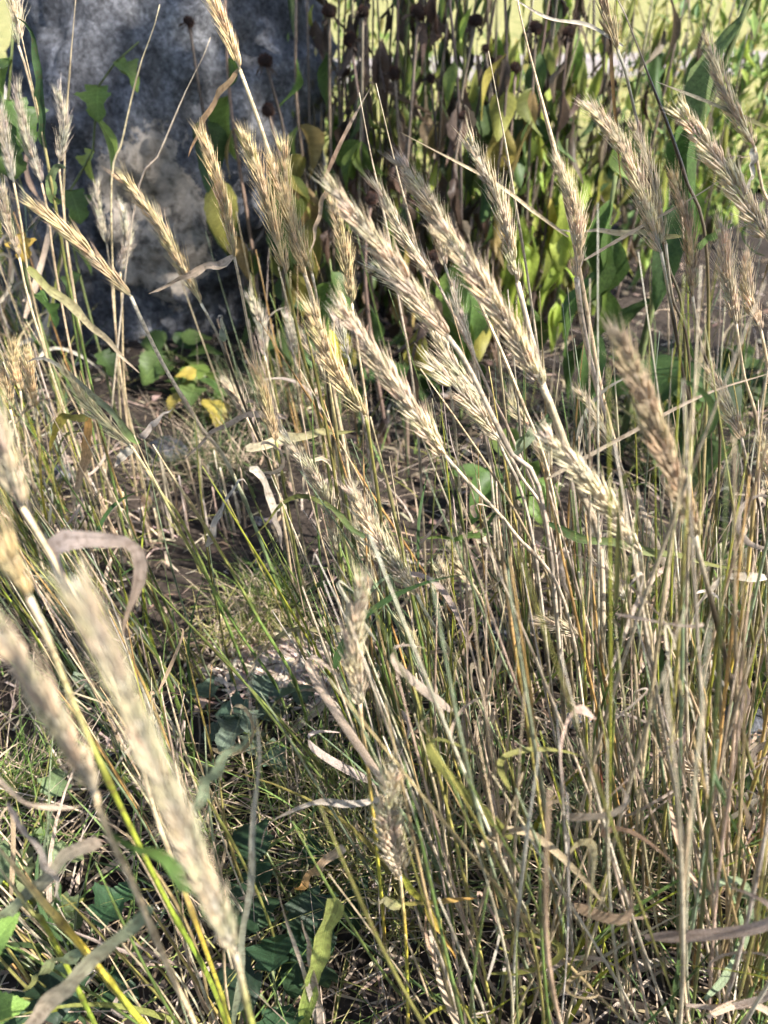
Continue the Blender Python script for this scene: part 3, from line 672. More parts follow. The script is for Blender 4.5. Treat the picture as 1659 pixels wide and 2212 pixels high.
leaf([(1500, 1540), (1470, 1430), (1440, 1345), (1425, 1335)], 26, OLIVE, YELGREEN, .42, .4)
leaf([(1630, 1715), (1600, 1650), (1568, 1592), (1500, 1470)], 16, DKGREEN, GREYGREEN, .36, .3)
leaf([(1332, 2180), (1345, 2121), (1394, 2083), (1450, 2076), (1540, 2106)], 16, LILAC, PALELEAF, .28, .9)
leaf([(1330, 2140), (1290, 2110), (1220, 2080), (1160, 2030)], 18, TAN, TAN, .28, .4)
leaf([(1205, 1900), (1170, 1960), (1135, 2060), (1125, 2110)], 18, OLIVE, DKGREEN, .28, .3)
leaf([(1308, 1780), (1350, 1700), (1370, 1690), (1330, 1720)], 10, TAN, LILAC, .36)
leaf([(1316, 60), (1320, 130), (1327, 230), (1343, 418)], 6, DARK, ORANGE, .65, .2)
leaf([(1662, 278), (1540, 225), (1418, 176)], 7, OLIVE, BROWN, .6, .2)
leaf([(1474, 514), (1400, 505), (1325, 500), (1200, 497)], 10, OLIVE, PALELEAF, .6, .3)
leaf([(1496, 540), (1540, 508), (1585, 482)], 12, GREEN, GREEN, .6, .3)
leaf([(1628, 322), (1622, 380), (1605, 432)], 13, PALELEAF, PALELEAF, .6, .5)
leaf([(1560, 395), (1580, 345), (1622, 338)], 12, (.33, .2, .12), BROWN, .6, .5)
leaf([(97, 320), (92, 240), (80, 130), (64, 62), (40, 40)], 17, DKGREEN, DKGREEN, .8, .3, fold=.6)
leaf([(127, 440), (112, 420), (112, 372), (138, 358), (142, 385)], 22, GREEN, GREYGREEN, .8, .6)
leaf([(60, 580), (90, 608), (197, 701), (300, 806)], 15, OLIVE, TAN, .7, .3)
leaf([(300, 962), (250, 900), (190, 840), (143, 801), (93, 772), (62, 784)], 16, GREEN, PALELEAF, .62, .5)
leaf([(190, 905), (185, 987), (165, 1060), (158, 1108)], 20, ORANGE, TAN, .62, .4)
leaf([(190, 905), (143, 898), (122, 926), (105, 980)], 14, OLIVE, YELLOW, .62, .6)
leaf([(300, 950), (340, 908), (378, 878)], 11, LILAC, PALELEAF, .62, .8)
leaf([(285, 965), (262, 985), (250, 1010)], 14, PALELEAF, LILAC, .62, .6)
leaf([(447, 1184), (470, 1120), (483, 1095), (520, 1034), (535, 1050)], 12, PALELEAF, PALELEAF, .6, .6)
leaf([(540, 1016), (562, 1023), (587, 1095), (612, 1188)], 15, PALELEAF, LILAC, .58, .7)
leaf([(820, 1170), (760, 1140), (690, 1080), (630, 1075), (545, 1160)], 10, DKGREEN, OLIVE, .5, .3)
leaf([(1060, 1145), (1000, 1160), (900, 1160)], 12, GREEN, GREEN, .5, .3)
leaf([(1000, 1545), (1010, 1640), (1015, 1700), (985, 1740)], 12, LILAC, TAN, .4, .7)
leaf([(910, 1480), (930, 1480), (955, 1550), (975, 1700)], 20, LILAC, TAN, .4, .5)
leaf([(1085, 1410), (1040, 1530), (1020, 1640), (1060, 1560)], 12, TAN, LILAC, .42, .9)
leaf([(1600, 1620), (1640, 1600), (1662, 1540)], 10, TAN, TAN, .36)
leaf([(1210, 1460), (1250, 1530), (1350, 1545), (1430, 1570)], 11, TAN, LILAC, .4, .6)
leaf([(1306, 1765), (1250, 1820), (1180, 1860), (1170, 1900)], 10, LILAC, PALELEAF, .36, .8)
leaf([(700, 390), (740, 300), (800, 190)], 7, (.42, .26, .16), TAN, .6, .2)
leaf([(715, 380), (690, 460), (668, 560)], 8, (.45, .3, .17), TAN, .6, .3)

# ------------------------------------------------------------------ library of shared stems and blades for the clumps
UPRIGHT_LIB = []
for v in range(6):
    n = 12; t = np.linspace(0, 1, n); q = random.uniform(.05, .5)
    P = np.stack((q * t ** 2.2, random.uniform(-.1, .1) * t, t * (1 - .25 * q * t)), 1); W = np.clip((1 - t) / .7, .03, 1) ** .8 * .017
    V, F, C, U = ribbon_arr(P, W, random.uniform(-1.6, 1.6) * t, .4, cols=np.tile(1 + .12 * np.sin(t * 25 + v)[:, None], (1, 3))); UPRIGHT_LIB.append(mesh('blade', V, F, M_BLADE, C, U))
for v in range(14):
    n = 14; t = np.linspace(0, 1, n); kind = v % 4
    if kind == 0: P = np.stack((.55 * t ** 1.5, .04 * np.sin(4 * t), .85 * t - .35 * t ** 2.5), 1)
    elif kind == 1: P = np.stack((.30 * np.sin(2.6 * t), .08 * t, .55 * np.sin(2.2 * t) + .05 * t), 1)
    elif kind == 2: P = np.stack((.6 * t, .1 * np.sin(5 * t), .35 * t - .75 * t * t), 1)
    else:
        a = random.uniform(4.0, 6.5) * t; P = np.stack((.22 * np.sin(a) + .3 * t, .12 * t, .28 * (1 - np.cos(a)) * (1 - .4 * t)), 1)
    W = np.minimum((t + .03) / .12, 1) ** .5 * np.clip((1 - t) / .6, .03, 1) ** .7 * .036 * (1 + .1 * np.sin(13 * t))
    tw = random.uniform(-2.2, 2.2) * t + .4 * np.sin(5 * t)
    V, F, C, U = ribbon_arr(P, W, tw, .35, cols=np.tile(1 + .12 * np.sin(t * 25 + v)[:, None], (1, 3)))
    BLADE_LIB.append(mesh('blade', V, F, M_BLADE, C, U))
def inst_stem(root, org, foot, h, tilt, az, thick, color, bend=1.0, cut=False):
    n = 12; t = np.linspace(0, 1, n); b, c, e = (random.uniform(-.09, .09) * bend, random.uniform(-.03, .03) * bend, random.uniform(-.05, .05) * bend)
    P = np.stack((b * t * t + c * np.sin(3 * t), e * t * t, t), 1) * h
    R = np.linspace(1.15, .7, n) * (1 if cut else np.clip((1 - t) / .22, .2, 1) ** .6); col = np.ones((n, 3))
    for k in (random.randint(2, 3), random.randint(5, 6), random.randint(8, 9)): R[k] *= 1.3; col[k] *= .42; col[k - 1] *= .8
    V, F, C, U = tube_arr(P, R * .0012 * thick, 6, col)
    m = Matrix.Translation(Vector(foot) - Vector(org)) @ Matrix.Rotation(az, 4, 'Z') @ Matrix.Rotation(tilt, 4, 'Y') @ Matrix.Rotation(random.uniform(0, 6.28), 4, 'Z')
    return ob('stem', mesh('stem', V, F, M_STEM, C, U), root, matrix=m, color=color)
def inst_blade(root, org, p, size, az, color, wide=1.0, upright=False):
    m = Matrix.Translation(Vector(p) - Vector(org)) @ Matrix.Rotation(az, 4, 'Z') @ Matrix.Rotation(random.gauss(0, .35), 4, 'X') @ Matrix.Diagonal((size, size * wide, size, 1))
    return ob('leaf', random.choice(UPRIGHT_LIB if upright else BLADE_LIB).copy(), root, matrix=m, color=color)
STEMC = {'straw': [STRAW, STRAW, TAN, (.58, .50, .34), (.50, .36, .18), PALELEAF, BROWN, (.56, .34, .12), (.5, .42, .12)], 'green': [GREEN, OLIVE, YELGREEN, GREYGREEN, (.18, .22, .06), STRAW, GREYGREEN]}
LEAFC = {'straw': [TAN, LILAC, PALELEAF, STRAW, (.42, .30, .19), LILAC], 'green': [GREEN, OLIVE, GREYGREEN, TAN, LILAC, DKGREEN]}
def clump(label, spots, n, hh, lean, green, nleaf, leafsize=(.05, .16), thick=(.55, 1.05), name='grass_clump', cat='grass clump', lean_j=.08, cut=False):
    """spots: ground outline given as layout points (x, y, spread) the feet scatter round"""
    c = onground(spots[0][0], spots[0][1]); c[2] = soil_z(c[0], c[1])
    root = thing(name, label, cat, c)
    feet = []
    for i in range(n):
        s = random.choice(spots); p = onground(s[0] + random.gauss(0, s[2]), s[1] + random.gauss(0, s[2] * .55))
        p[1] = max(p[1], .06); p[2] = soil_z(p[0], p[1]) - .006
        h = random.uniform(*hh); tl = random.gauss(lean, lean_j); az = math.pi + random.gauss(0, .25)
        kind = 'green' if random.random() < green else 'straw'
        inst_stem(root, c, p, h, tl, az, random.uniform(*thick), jit(random.choice(STEMC[kind]), .15))
        feet.append((p, h, tl, az))
    for i in range(nleaf):
        if i % 5 < 2:
            p = random.choice(feet)[0]; inst_blade(root, c, p, random.uniform(.13, .30), random.uniform(0, 6.28), jit(random.choice([GREEN, GREEN, OLIVE, YELGREEN, GREYGREEN, DKGREEN, TAN]), .2), random.uniform(.5, .9), True); continue
        p, h, tl, az = random.choice(feet); t = random.uniform(.15, .85) * h
        q = p + np.array((math.cos(az) * math.sin(tl) * t, math.sin(az) * math.sin(tl) * t, math.cos(tl) * t))
        kind = 'green' if random.random() < green else 'straw'
        inst_blade(root, c, q, random.uniform(*leafsize), random.uniform(0, 6.28), jit(random.choice(LEAFC[kind]), .15), random.uniform(.5, 1.25))
    return root
clump('dense straw thicket of grass stems filling the lower right corner', [(1480, 2080, 110), (1380, 1900, 90), (1600, 1950, 90), (1250, 2150, 80), (1500, 2330, 90), (1600, 2200, 60)], 150, (.30, .58), .23, .42, 120)
clump('straw and green stems in the bottom centre, right of the yellow stems', [(1010, 2060, 70), (1080, 1900, 70), (950, 1900, 60), (1080, 2300, 80)], 75, (.20, .42), .13, .45, 64)
clump('tangle of green stems and dry blades below the very centre', [(900, 1720, 70), (980, 1600, 70), (840, 1600, 60)], 66, (.18, .42), .20, .70, 64)
clump('grey green grass clump left of the bare soil, under the left ears', [(300, 1500, 80), (210, 1400, 80), (390, 1480, 60), (120, 1320, 70)], 100, (.18, .40), .17, .75, 56)
clump('bundle of fine straw stems behind the largest blurred ear', [(470, 1900, 60), (520, 2050, 50), (420, 1800, 60), (370, 1700, 60), (480, 2250, 50)], 80, (.14, .32), .07, .3, 40)
clump('yellowing grass clump at the left edge by the low yellow ears', [(60, 1200, 60), (150, 1160, 60), (10, 1120, 60)], 55, (.16, .34), .10, .62, 34)
clump('grass clump of mixed stems at the right edge, mid height', [(1560, 1500, 80), (1640, 1350, 80), (1450, 1500, 80)], 80, (.20, .46), .20, .55, 50)
clump('pale stem bundle right of centre, under the overlapping beige ears', [(1180, 1420, 60), (1260, 1480, 60), (1110, 1480, 60)], 60, (.22, .50), .22, .25, 28)
clump('dry grass with drooping grey leaves at the left foot of the boulder', [(40, 800, 50), (130, 790, 50), (0, 760, 50), (60, 920, 50)], 46, (.25, .50), .10, .30, 90, (.14, .28))
clump('thin grass standing at the right foot of the boulder', [(640, 960, 60), (720, 980, 60), (600, 920, 50)], 36, (.16, .40), .12, .35, 16)
clump('dark stems and dry blades behind the rusty ear, right side', [(1540, 1010, 70), (1620, 960, 60), (1450, 1040, 60)], 44, (.20, .48), .12, .45, 22)
clump('foreground straw tangle in the bottom left corner', [(120, 2120, 90), (250, 2180, 80), (20, 2000, 70)], 40, (.08, .22), .15, .35, 34, (.05, .12))
clump('grass stems running out of the picture at the right edge, mostly hidden', [(1780, 1500, 80), (1850, 1250, 90), (1760, 1850, 70)], 60, (.22, .48), .18, .5, 40)
clump('grass stems running out of the picture at the left edge, mostly hidden', [(-120, 1500, 80), (-160, 1250, 90)], 45, (.18, .40), .12, .6, 34)
# cut stubble: short straight straws with flat ends
def stubble(label, spots, n, hh):
    c = onground(*spots[0][:2]); c[2] = soil_z(c[0], c[1]); root = thing('stubble_clump', label, 'stubble', c)
    for i in range(n):
        s = random.choice(spots); p = onground(s[0] + random.gauss(0, s[2]), s[1] + random.gauss(0, s[2] * .35)); p[2] = soil_z(p[0], p[1]) - .006
        inst_stem(root, c, p, random.uniform(*hh), random.gauss(.02, .07), random.uniform(0, 6.28), random.uniform(.9, 1.6), jit(random.choice([STRAW, TAN, (.58, .5, .36), PALELEAF]), .15), .25, True)
stubble('row of short cut straw stubble in front of the boulder, left of centre', [(390, 1150, 45), (300, 1170, 50), (450, 1140, 35)], 36, (.05, .15))
stubble('cut straw stubble among the grass at the far left', [(120, 1230, 60), (200, 1220, 50)], 18, (.06, .11))

# ------------------------------------------------------------------ broad leaves
def broad_arr(kind, L=1.0, Wd=.35, droop=.3, fold=.2, serr=0.0, curl=0.0, n=12, m=3, wave=.02):
    V = []; U = []; F = []; w = 2 * m + 1
    for i in range(n + 1):
        t = i / n
        if kind == 'ovate': f = math.sin(math.pi * t ** .72) ** .85
        elif kind == 'heart': f = math.sin(math.pi * t ** .55) ** .8
        elif kind == 'lance': f = math.sin(math.pi * t ** .8) ** 1.2
        else: f = math.sin(math.pi * t ** .6) ** .7 * (1 + .28 * math.cos(t * 15))
        f = max(f, .015 if t > .5 else .03)
        if serr: f *= 1 + serr * (((t * n) % 2) - .5)
        for j in range(-m, m + 1):
            a = j / m; hw = Wd * .5 * f
            x = a * hw; y = t * L; z = fold * abs(a) * hw - droop * L * t * t + wave * L * math.sin(9 * t + 3 * a) * abs(a)
            ang = curl * a; x2 = x * math.cos(ang); z += abs(x) * math.sin(abs(ang))
            V.append((x2, y - .25 * droop * L * t * t, z)); U.append((t, a))
    for i in range(n):
        for j in range(2 * m): k = i * w + j; F.append((k, k + 1, k + w + 1, k + w))
    return np.array(V), F, np.ones((len(V), 3)), np.array(U)
def broad_mesh(*a, **k):
    V, F, C, U = broad_arr(*a, **k); C = C * (1 + .15 * np.sin(U[:, 0] * 7 + k.get('wave', .02) * 300)[:, None]); return mesh('leaf', V, F, M_LEAF, C, U)
LF = {
    'droop': [broad_mesh('lance', 1, .26 + .05 * i, .25 + .1 * i, .3, 0, .3 * (i % 3), wave=.02 + .012 * i) for i in range(5)],
    'shrivel': [broad_mesh('lance', 1, .16 + .03 * i, .2 + .2 * i, .9, .25, 1.2 + .5 * i, wave=.05 + .02 * i) for i in range(4)],
    'ovate': [broad_mesh('ovate', 1, .5 + .06 * i, .2 + .12 * i, .25, .05, .2 * i, wave=.02 + .01 * i) for i in range(4)],
    'heart': [broad_mesh('heart', 1, .8 + .08 * i, .15 + .1 * i, .15, .14, .1, n=16, wave=.03 + .01 * i) for i in range(4)],
    'cup': [broad_mesh('ovate', 1, .27 + .03 * i, .15 + .15 * i, .35, .06, .35 * i, wave=.03 + .012 * i) for i in range(4)],
    'lobed': [broad_mesh('lobed', 1, .85 + .08 * i, .2 + .1 * i, .2, .12, .2, n=20, wave=.05 + .01 * i) for i in range(3)],
}
def put_leaf(root, org, p, kind, size, az, pitch, roll, color, wide=1.0):
    m = Matrix.Translation(Vector(p) - Vector(org)) @ Matrix.Rotation(az, 4, 'Z') @ Matrix.Rotation(pitch, 4, 'X') @ Matrix.Rotation(roll, 4, 'Y') @ Matrix.Diagonal((size * wide, size, size, 1))
    return ob('leaf', random.choice(LF[kind]).copy(), root, matrix=m, color=color)

# seed heads
def head_mesh(seed):
    random.seed(seed); bag = Bag()
    import bmesh
    bm = bmesh.new(); bmesh.ops.create_icosphere(bm, subdivisions=2, radius=1.0); bm.verts.ensure_lookup_table()
    V = np.array([v.co[:] for v in bm.verts]) * (1, 1, .85); F = [tuple(v.index for v in f.verts) for f in bm.faces]; bm.free()
    bag.add(V * .8, F, (.02, .012, .009))
    ga = math.pi * (3 - 5 ** .5)
    for i in range(150):
        z = 1 - 1.7 * (i + .5) / 150; r = math.sqrt(max(0, 1 - z * z)); a = i * ga
        d = np.array((math.cos(a) * r, math.sin(a) * r, z * .9)); s = np.cross(d, (0, .3, 1)); s /= np.linalg.norm(s); o = np.cross(d, s)
        b = d * .7; l = random.uniform(1.0, 1.25)
        c = np.array((.045, .02, .012)) * random.uniform(.5, 1.6)
        bag.add([b + s * .09, b - s * .05 + o * .08, b - s * .05 - o * .08, d * l], [(0, 1, 3), (1, 2, 3), (2, 0, 3)], c)
    for i in range(9):   # shrivelled bracts
        a = i * .7 + random.uniform(-.2, .2); d = np.array((math.cos(a), math.sin(a), 0)); s = np.array((-d[1], d[0], 0))
        bag.add([d * .5 + s * .12 + (0, 0, -.6), d * .5 - s * .12 + (0, 0, -.6), d * 1.2 + s * .05 + (0, 0, -1.1), d * random.uniform(1.0, 1.5) + (0, 0, -1.7)], [(0, 1, 2), (0, 2, 3)], (.08, .055, .04))
    return bag.mesh('seed_head', M_HEAD, False)
HEADS = [head_mesh(i) for i in range(4)]
random.seed(21)
ORD = ['first', 'second', 'third', 'fourth', 'fifth', 'sixth', 'seventh', 'eighth', 'ninth', 'tenth', 'eleventh', 'twelfth', 'thirteenth', 'fourteenth', 'fifteenth', 'sixteenth', 'seventeenth', 'eighteenth', 'nineteenth', 'twentieth', 'twenty-first', 'twenty-second', 'twenty-third', 'twenty-fourth', 'twenty-fifth', 'twenty-sixth', 'twenty-seventh', 'twenty-eighth', 'twenty-ninth', 'thirtieth']
BROWNL = [(.12, .08, .055), (.20, .14, .10), (.26, .19, .13), (.16, .11, .08), (.09, .07, .05)]
GREENL = [(.11, .17, .04), (.16, .22, .05), (.22, .26, .06), (.08, .13, .04), (.10, .15, .05), (.34, .30, .07), (.36, .27, .10)]
def coneflower(label, hv, Y, size, nleaf, brown, wild=.02):
    h = at(hv[0], hv[1], Y)
    foot = np.array((h[0] + random.uniform(-.04, .05), Y + random.uniform(-.05, .05), 0)); foot[2] = soil_z(foot[0], foot[1]) - .01
    root = thing('dried_coneflower', label, 'dried flower', foot, 'dried coneflowers beside the boulder')
    P = catmull([foot, foot * .6 + h * .4 + np.array((random.uniform(-wild, wild), 0, 0)), foot * .25 + h * .75 + np.array((random.uniform(-wild, wild), 0, 0)), h], 14)
    col = np.tile(jit(random.choice([(.17, .12, .09), (.24, .18, .13), (.10, .075, .06)]), .15), (14, 1))
    V, F, C, U = tube_arr(P - foot, np.linspace(.0042, .0024, 14), 6, col); ob('stem', mesh('stem', V, F, M_WOODY, C, U), root)
    ob('seed_head', random.choice(HEADS), root, matrix=Matrix.Translation(Vector(h - foot)) @ Matrix.Rotation(random.gauss(0, .4), 4, 'X') @ Matrix.Rotation(random.gauss(0, .4), 4, 'Y') @ Matrix.Scale(size * random.uniform(.5, .85), 4), color=(1, 1, 1))
    for i in range(nleaf):
        t = random.uniform(.12, .93); p = P[int(t * 13)]
        if random.random() < brown: kind, c = random.choice(['shrivel', 'shrivel', 'droop']), random.choice(BROWNL)
        else: kind, c = random.choice(['droop', 'droop', 'ovate']), random.choice(GREENL)
        put_leaf(root, foot, p, kind, random.uniform(.06, .13), random.uniform(0, 6.28), random.uniform(-1.55, -.75), random.gauss(0, .4), jit(c, .2), random.uniform(.7, 1.2))
heads = [(757, 86, 1.55, .017, 8, .25), (712, 24, 1.5, .016, 8, .3), (784, 27, 1.48, .016, 8, .4), (790, -14, 1.6, .017, 9, .6), (903, 28, 1.4, .018, 9, .5), (853, 158, 1.5, .015, 10, .8), (745, 156, 1.6, .014, 9, .7),
         (1028, 45, 1.45, .016, 11, .35), (1048, 105, 1.55, .015, 10, .35), (1060, 134, 1.65, .016, 10, .3), (1114, 146, 1.5, .015, 11, .4), (1158, 60, 1.5, .016, 10, .3), (1228, 70, 1.55, .016, 10, .25), (1325, 180, 1.7, .013, 6, .2),
         (803, 428, 1.15, .016, 5, .8), (938, 552, 1.05, .016, 5, .8), (968, -30, 1.4, .017, 12, .5), (1090, -40, 1.45, .017, 12, .35), (1190, -30, 1.6, .017, 12, .25), (860, -40, 1.65, .017, 12, .7), (1000, 250, 1.35, .014, 10, .85), (930, 170, 1.6, .015, 12, .5), (1120, 330, 1.5, .014, 10, .5)]
heads.sort(key=lambda a: a[0])
for i, a in enumerate(heads):
    coneflower(f'dried coneflower with dark brown seed head, {ORD[i]} from the right side of the boulder', a[:2], a[2], a[3], a[4], a[5])
for i, a in enumerate([(408, 47, 1.42, .016, 6, .0), (573, 132, 1.4, .016, 14, .0), (579, 237, 1.38, .015, 12, .0), (485, -30, 1.45, .016, 9, .0), (640, -20, 1.5, .016, 12, .1)]):
    coneflower(['dried coneflower head farthest left in front of the boulder', 'upper dried coneflower head on green leaved stem before the right of the boulder', 'lower dried coneflower head on green leaved stem before the right of the boulder',
                'green leaved coneflower rising out of the frame in front of the boulder middle', 'green leaved coneflower rising out of the frame at the right rim of the boulder'][i], a[:2], a[2], a[3], a[4], a[5])

def dry_stand(label, spots, n, nleaf, hh):
    c = onground(*spots[0][:2]); c[2] = soil_z(c[0], c[1]); root = thing('dry_perennial', label, 'dried plant', c)
    for i in range(n):
        s = random.choice(spots); p = onground(s[0] + random.gauss(0, s[2]), s[1] + random.gauss(0, s[2] * .5)); p[2] = soil_z(p[0], p[1]) - .006
        h = random.uniform(*hh); tl = random.gauss(.02, .07); az = random.uniform(0, 6.28)
        inst_stem(root, c, p, h, tl, az, random.uniform(1.4, 2.7), jit(random.choice([(.20, .15, .11), (.30, .24, .18), (.12, .09, .07), (.36, .31, .22), (.2, .22, .08)]), .2))
        for k in range(nleaf):
            t = random.uniform(.12, .98) * h; q = p + np.array((math.cos(az) * math.sin(tl) * t, math.sin(az) * math.sin(tl) * t, t))
            if random.random() < (.5 if s[0] < 900 else .3): kind, cc = random.choice(['shrivel', 'shrivel', 'droop']), random.choice(BROWNL)
            else: kind, cc = 'droop', random.choice(GREENL[:5] + [(.30, .38, .07), (.40, .46, .08), (.26, .35, .07), (.34, .34, .09)] * 2)  # doubled lime tints put the backlit glow into the leaf colour
            put_leaf(root, c, q, kind, random.uniform(.05, .14), random.uniform(0, 6.28), random.uniform(-1.6, -1.1), random.gauss(0, .5), jit(cc, .2), random.uniform(.4, .8))
dry_stand('dried brown perennial stems with shrivelled leaves right beside the boulder', [(760, 690, 40), (830, 670, 40)], 26, 7, (.5, 1.0))
dry_stand('dried perennial stems with hanging leaves in the middle of the flower stand', [(930, 690, 40), (1010, 670, 40)], 27, 11, (.5, 1.0))
dry_stand('dried perennial stems with hanging leaves at the right of the flower stand', [(1100, 690, 40), (1190, 670, 40)], 27, 11, (.5, 1.0))
dry_stand('loose dried stems before the lawn, farthest right of the flower stand', [(1300, 660, 50), (1420, 640, 60)], 12, 8, (.4, .9))

def leafy(name, label, cat, stem_v, Ys, leaves, r=.004, scol=(.14, .17, .06)):
    """a plant with a stem through layout points and leaves (t, kind, size, az, pitch, roll, colour)"""
    top = [at(v[0], v[1], Ys) for v in stem_v]
    foot = np.array((top[-1][0], Ys, soil_z(top[-1][0], Ys) - .01))
    root = thing(name, label, cat, foot)
    P = catmull(([*top, foot])[::-1], 16)
    V, F, C, U = tube_arr(P - foot, np.linspace(r, r * .5, 16), 6, np.tile(scol, (16, 1))); ob('stem', mesh('stem', V, F, M_WOODY, C, U), root)
    for (t, kind, size, az, pitch, roll, c) in leaves:
        put_leaf(root, foot, P[int(t * 15)], kind, size, az, pitch, roll, jit(c, .12))
    return root
G1, G2, G3 = (.10, .17, .045), (.07, .12, .035), (.17, .25, .055)
# big leaved plants behind the right hand ears
leafy('cup_plant', 'cup plant with large hanging green leaves right of centre', 'plant', [(1330, 380), (1300, 560), (1290, 700)], 1.02,
      [(.98, 'cup', 0.136, 2.6, -1.1, .2, G1), (.9, 'cup', 0.150, 3.6, -1.25, -.2, G2), (.75, 'cup', 0.136, 1.6, -1.0, .1, G1), (.7, 'cup', 0.116, 4.6, -1.2, .3, G3), (.55, 'cup', 0.136, 2.9, -1.0, -.2, G1), (.5, 'cup', 0.109, .6, -.8, 0, G2), (.35, 'cup', 0.109, 3.9, -.9, .2, G2)], .006)
leafy('cup_plant', 'cup plant whose long leaf slants across the upper right, before the lawn', 'plant', [(1640, -60), (1560, 150), (1490, 330), (1440, 520)], 1.05,
      [(.97, 'cup', 0.163, 2.2, -.9, .4, (.16, .22, .07)), (.8, 'cup', 0.177, 2.5, -.9, .3, G1), (.62, 'cup', 0.150, 2.9, -1.1, 0, G2), (.7, 'cup', 0.136, 5.4, -.9, -.2, G3), (.45, 'cup', 0.122, 1.2, -.8, 0, G2), (.3, 'cup', 0.122, 3.6, -.7, .1, G2)], .007)
leafy('cup_plant', 'low cup plant with dark round leaves behind the rusty ear', 'plant', [(1480, 760), (1490, 850)], 1.0,
      [(.95, 'heart', .12, 2.2, -.3, .2, G2), (.8, 'heart', .13, 4.0, -.4, 0, G2), (.7, 'cup', 0.095, 5.6, -.5, 0, G1), (.5, 'heart', .12, 1.0, -.4, 0, G2), (.4, 'heart', .12, 3.1, -.5, 0, G2)], .004)
leafy('cup_plant', 'green leaved plant low between the coneflowers and the beige ears', 'plant', [(1000, 520), (1010, 680)], 1.2,
      [(.95, 'droop', .15, 2.5, -1.0, 0, G3), (.85, 'droop', .17, 4.1, -1.1, 0, G1), (.7, 'droop', .16, .4, -.9, 0, G1), (.6, 'cup', 0.095, 3.2, -.9, 0, G3), (.4, 'cup', 0.095, 5.1, -.8, 0, G2)], .004)
leafy('sunlit_plant', 'sunlit lime leaved plant glowing behind the beige ears', 'plant', [(1130, 440), (1120, 600), (1115, 700)], 1.5,  # bright lime leaf colour of both plants paints in their sunlit glow
      [(random.uniform(.3, 1), 'droop', random.uniform(.07, .12), random.uniform(0, 6.28), random.uniform(-1.3, -.6), random.gauss(0, .3), (.34, .42, .07)) for _ in range(22)], .004)
leafy('sunlit_plant', 'second sunlit lime leaved plant, left of the large hanging leaves', 'plant', [(1225, 300), (1215, 500), (1205, 640)], 1.55,
      [(random.uniform(.3, 1), 'droop', random.uniform(.07, .12), random.uniform(0, 6.28), random.uniform(-1.3, -.6), random.gauss(0, .3), (.32, .40, .07)) for _ in range(22)], .004)
leafy('leafy_weed', 'small green weed with one yellow leaf between golden and beige ears', 'weed', [(712, 560), (725, 680)], 1.1,
      [(.95, 'ovate', .08, 4.2, -.9, 0, G1), (.85, 'ovate', .09, 2.2, -1.0, 0, G3), (.7, 'ovate', .08, 3.2, -.9, 0, (.55, .48, .08)), (.6, 'ovate', .09, .4, -.8, 0, G1), (.4, 'ovate', .08, 5.4, -.7, 0, G2), (.9, 'ovate', .08, .9, -1, 0, G3)], .003)
# vine-like leaves left of and before the boulder
leafy('grape_vine', 'vine with large lobed green leaves at the upper left edge', 'vine', [(30, 40), (20, 200), (10, 420)], .95,
      [(.98, 'lobed', .062, 2.4, -.9, .2, G3), (.9, 'lobed', .055, 4.3, -1.0, 0, G1), (.85, 'lobed', .065, 3.4, -1.1, 0, G1), (.7, 'lobed', .04, 2.0, -.9, 0, (.26, .26, .06)), (.6, 'lobed', .035, 3.9, -.9, 0, (.40, .28, .06)), (.5, 'lobed', .055, 5.4, -.8, 0, G1)], .003)
leafy('grape_vine', 'young vine shoot with small lobed leaves across the left of the boulder', 'vine', [(300, 90), (215, 180), (200, 330), (150, 480)], 1.2,
      [(.99, 'lobed', .045, 4.6, -.6, .2, G3), (.88, 'lobed', .05, 3.0, -.8, 0, G3), (.8, 'ovate', .09, 4.9, -1.2, 0, (.25, .36, .08)), (.75, 'lobed', .05, 2.2, -1.0, 0, (.36, .38, .08)), (.6, 'lobed', .05, 3.8, -.9, 0, G1), (.5, 'lobed', .05, 5.2, -1.0, 0, G1), (.4, 'lobed', .05, 2.4, -.8, 0, G2), (.25, 'lobed', .05, 4.2, -.8, 0, G2)], .0025)
# low leaves
def rosette(name, label, cat, v, n, kind, size, cols, up=.5):
    c = onground(*v); c[2] = soil_z(c[0], c[1]); root = thing(name, label, cat, c)
    for i in range(n):
        az = 6.28 * i / n + random.uniform(-.4, .4); rr = random.uniform(0, .05); q = c + np.array((-math.sin(az) * rr, math.cos(az) * rr, random.uniform(.02, .09)))
        Q = np.array([(0, 0, -.01), (q - c) * .5 + (0, 0, .01), q - c]); V, F, C, U = tube_arr(catmull(Q, 6), np.full(6, .0011), 5, np.tile(jit((.13, .15, .06)), (6, 1)))
        ob('petiole', mesh('petiole', V, F, M_STEM, C, U), root)
        put_leaf(root, c, q, kind, size * random.uniform(.7, 1.2), az, random.uniform(-.5, up), random.gauss(0, .3), jit(random.choice(cols), .18))
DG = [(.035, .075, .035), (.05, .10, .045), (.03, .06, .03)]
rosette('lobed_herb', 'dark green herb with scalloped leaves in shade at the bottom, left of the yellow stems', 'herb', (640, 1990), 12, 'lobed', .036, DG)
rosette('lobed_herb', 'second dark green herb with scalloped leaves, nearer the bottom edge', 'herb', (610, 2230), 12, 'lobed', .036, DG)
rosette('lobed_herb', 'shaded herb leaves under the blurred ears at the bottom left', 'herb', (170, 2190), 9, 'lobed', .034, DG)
rosette('lobed_herb', 'small herb with rounded leaves on the soil before the boulder', 'herb', (390, 830), 12, 'heart', .06, [G1, G2, (.14, .2, .06)])
rosette('lobed_herb', 'yellowing herb on the soil behind the cut stubble', 'herb', (440, 900), 9, 'heart', .055, [G1, (.45, .38, .08), G3])
rosette('lobed_herb', 'green herb in the gap right of the golden trio', 'herb', (660, 800), 12, 'heart', .07, [G1, G2, G3])
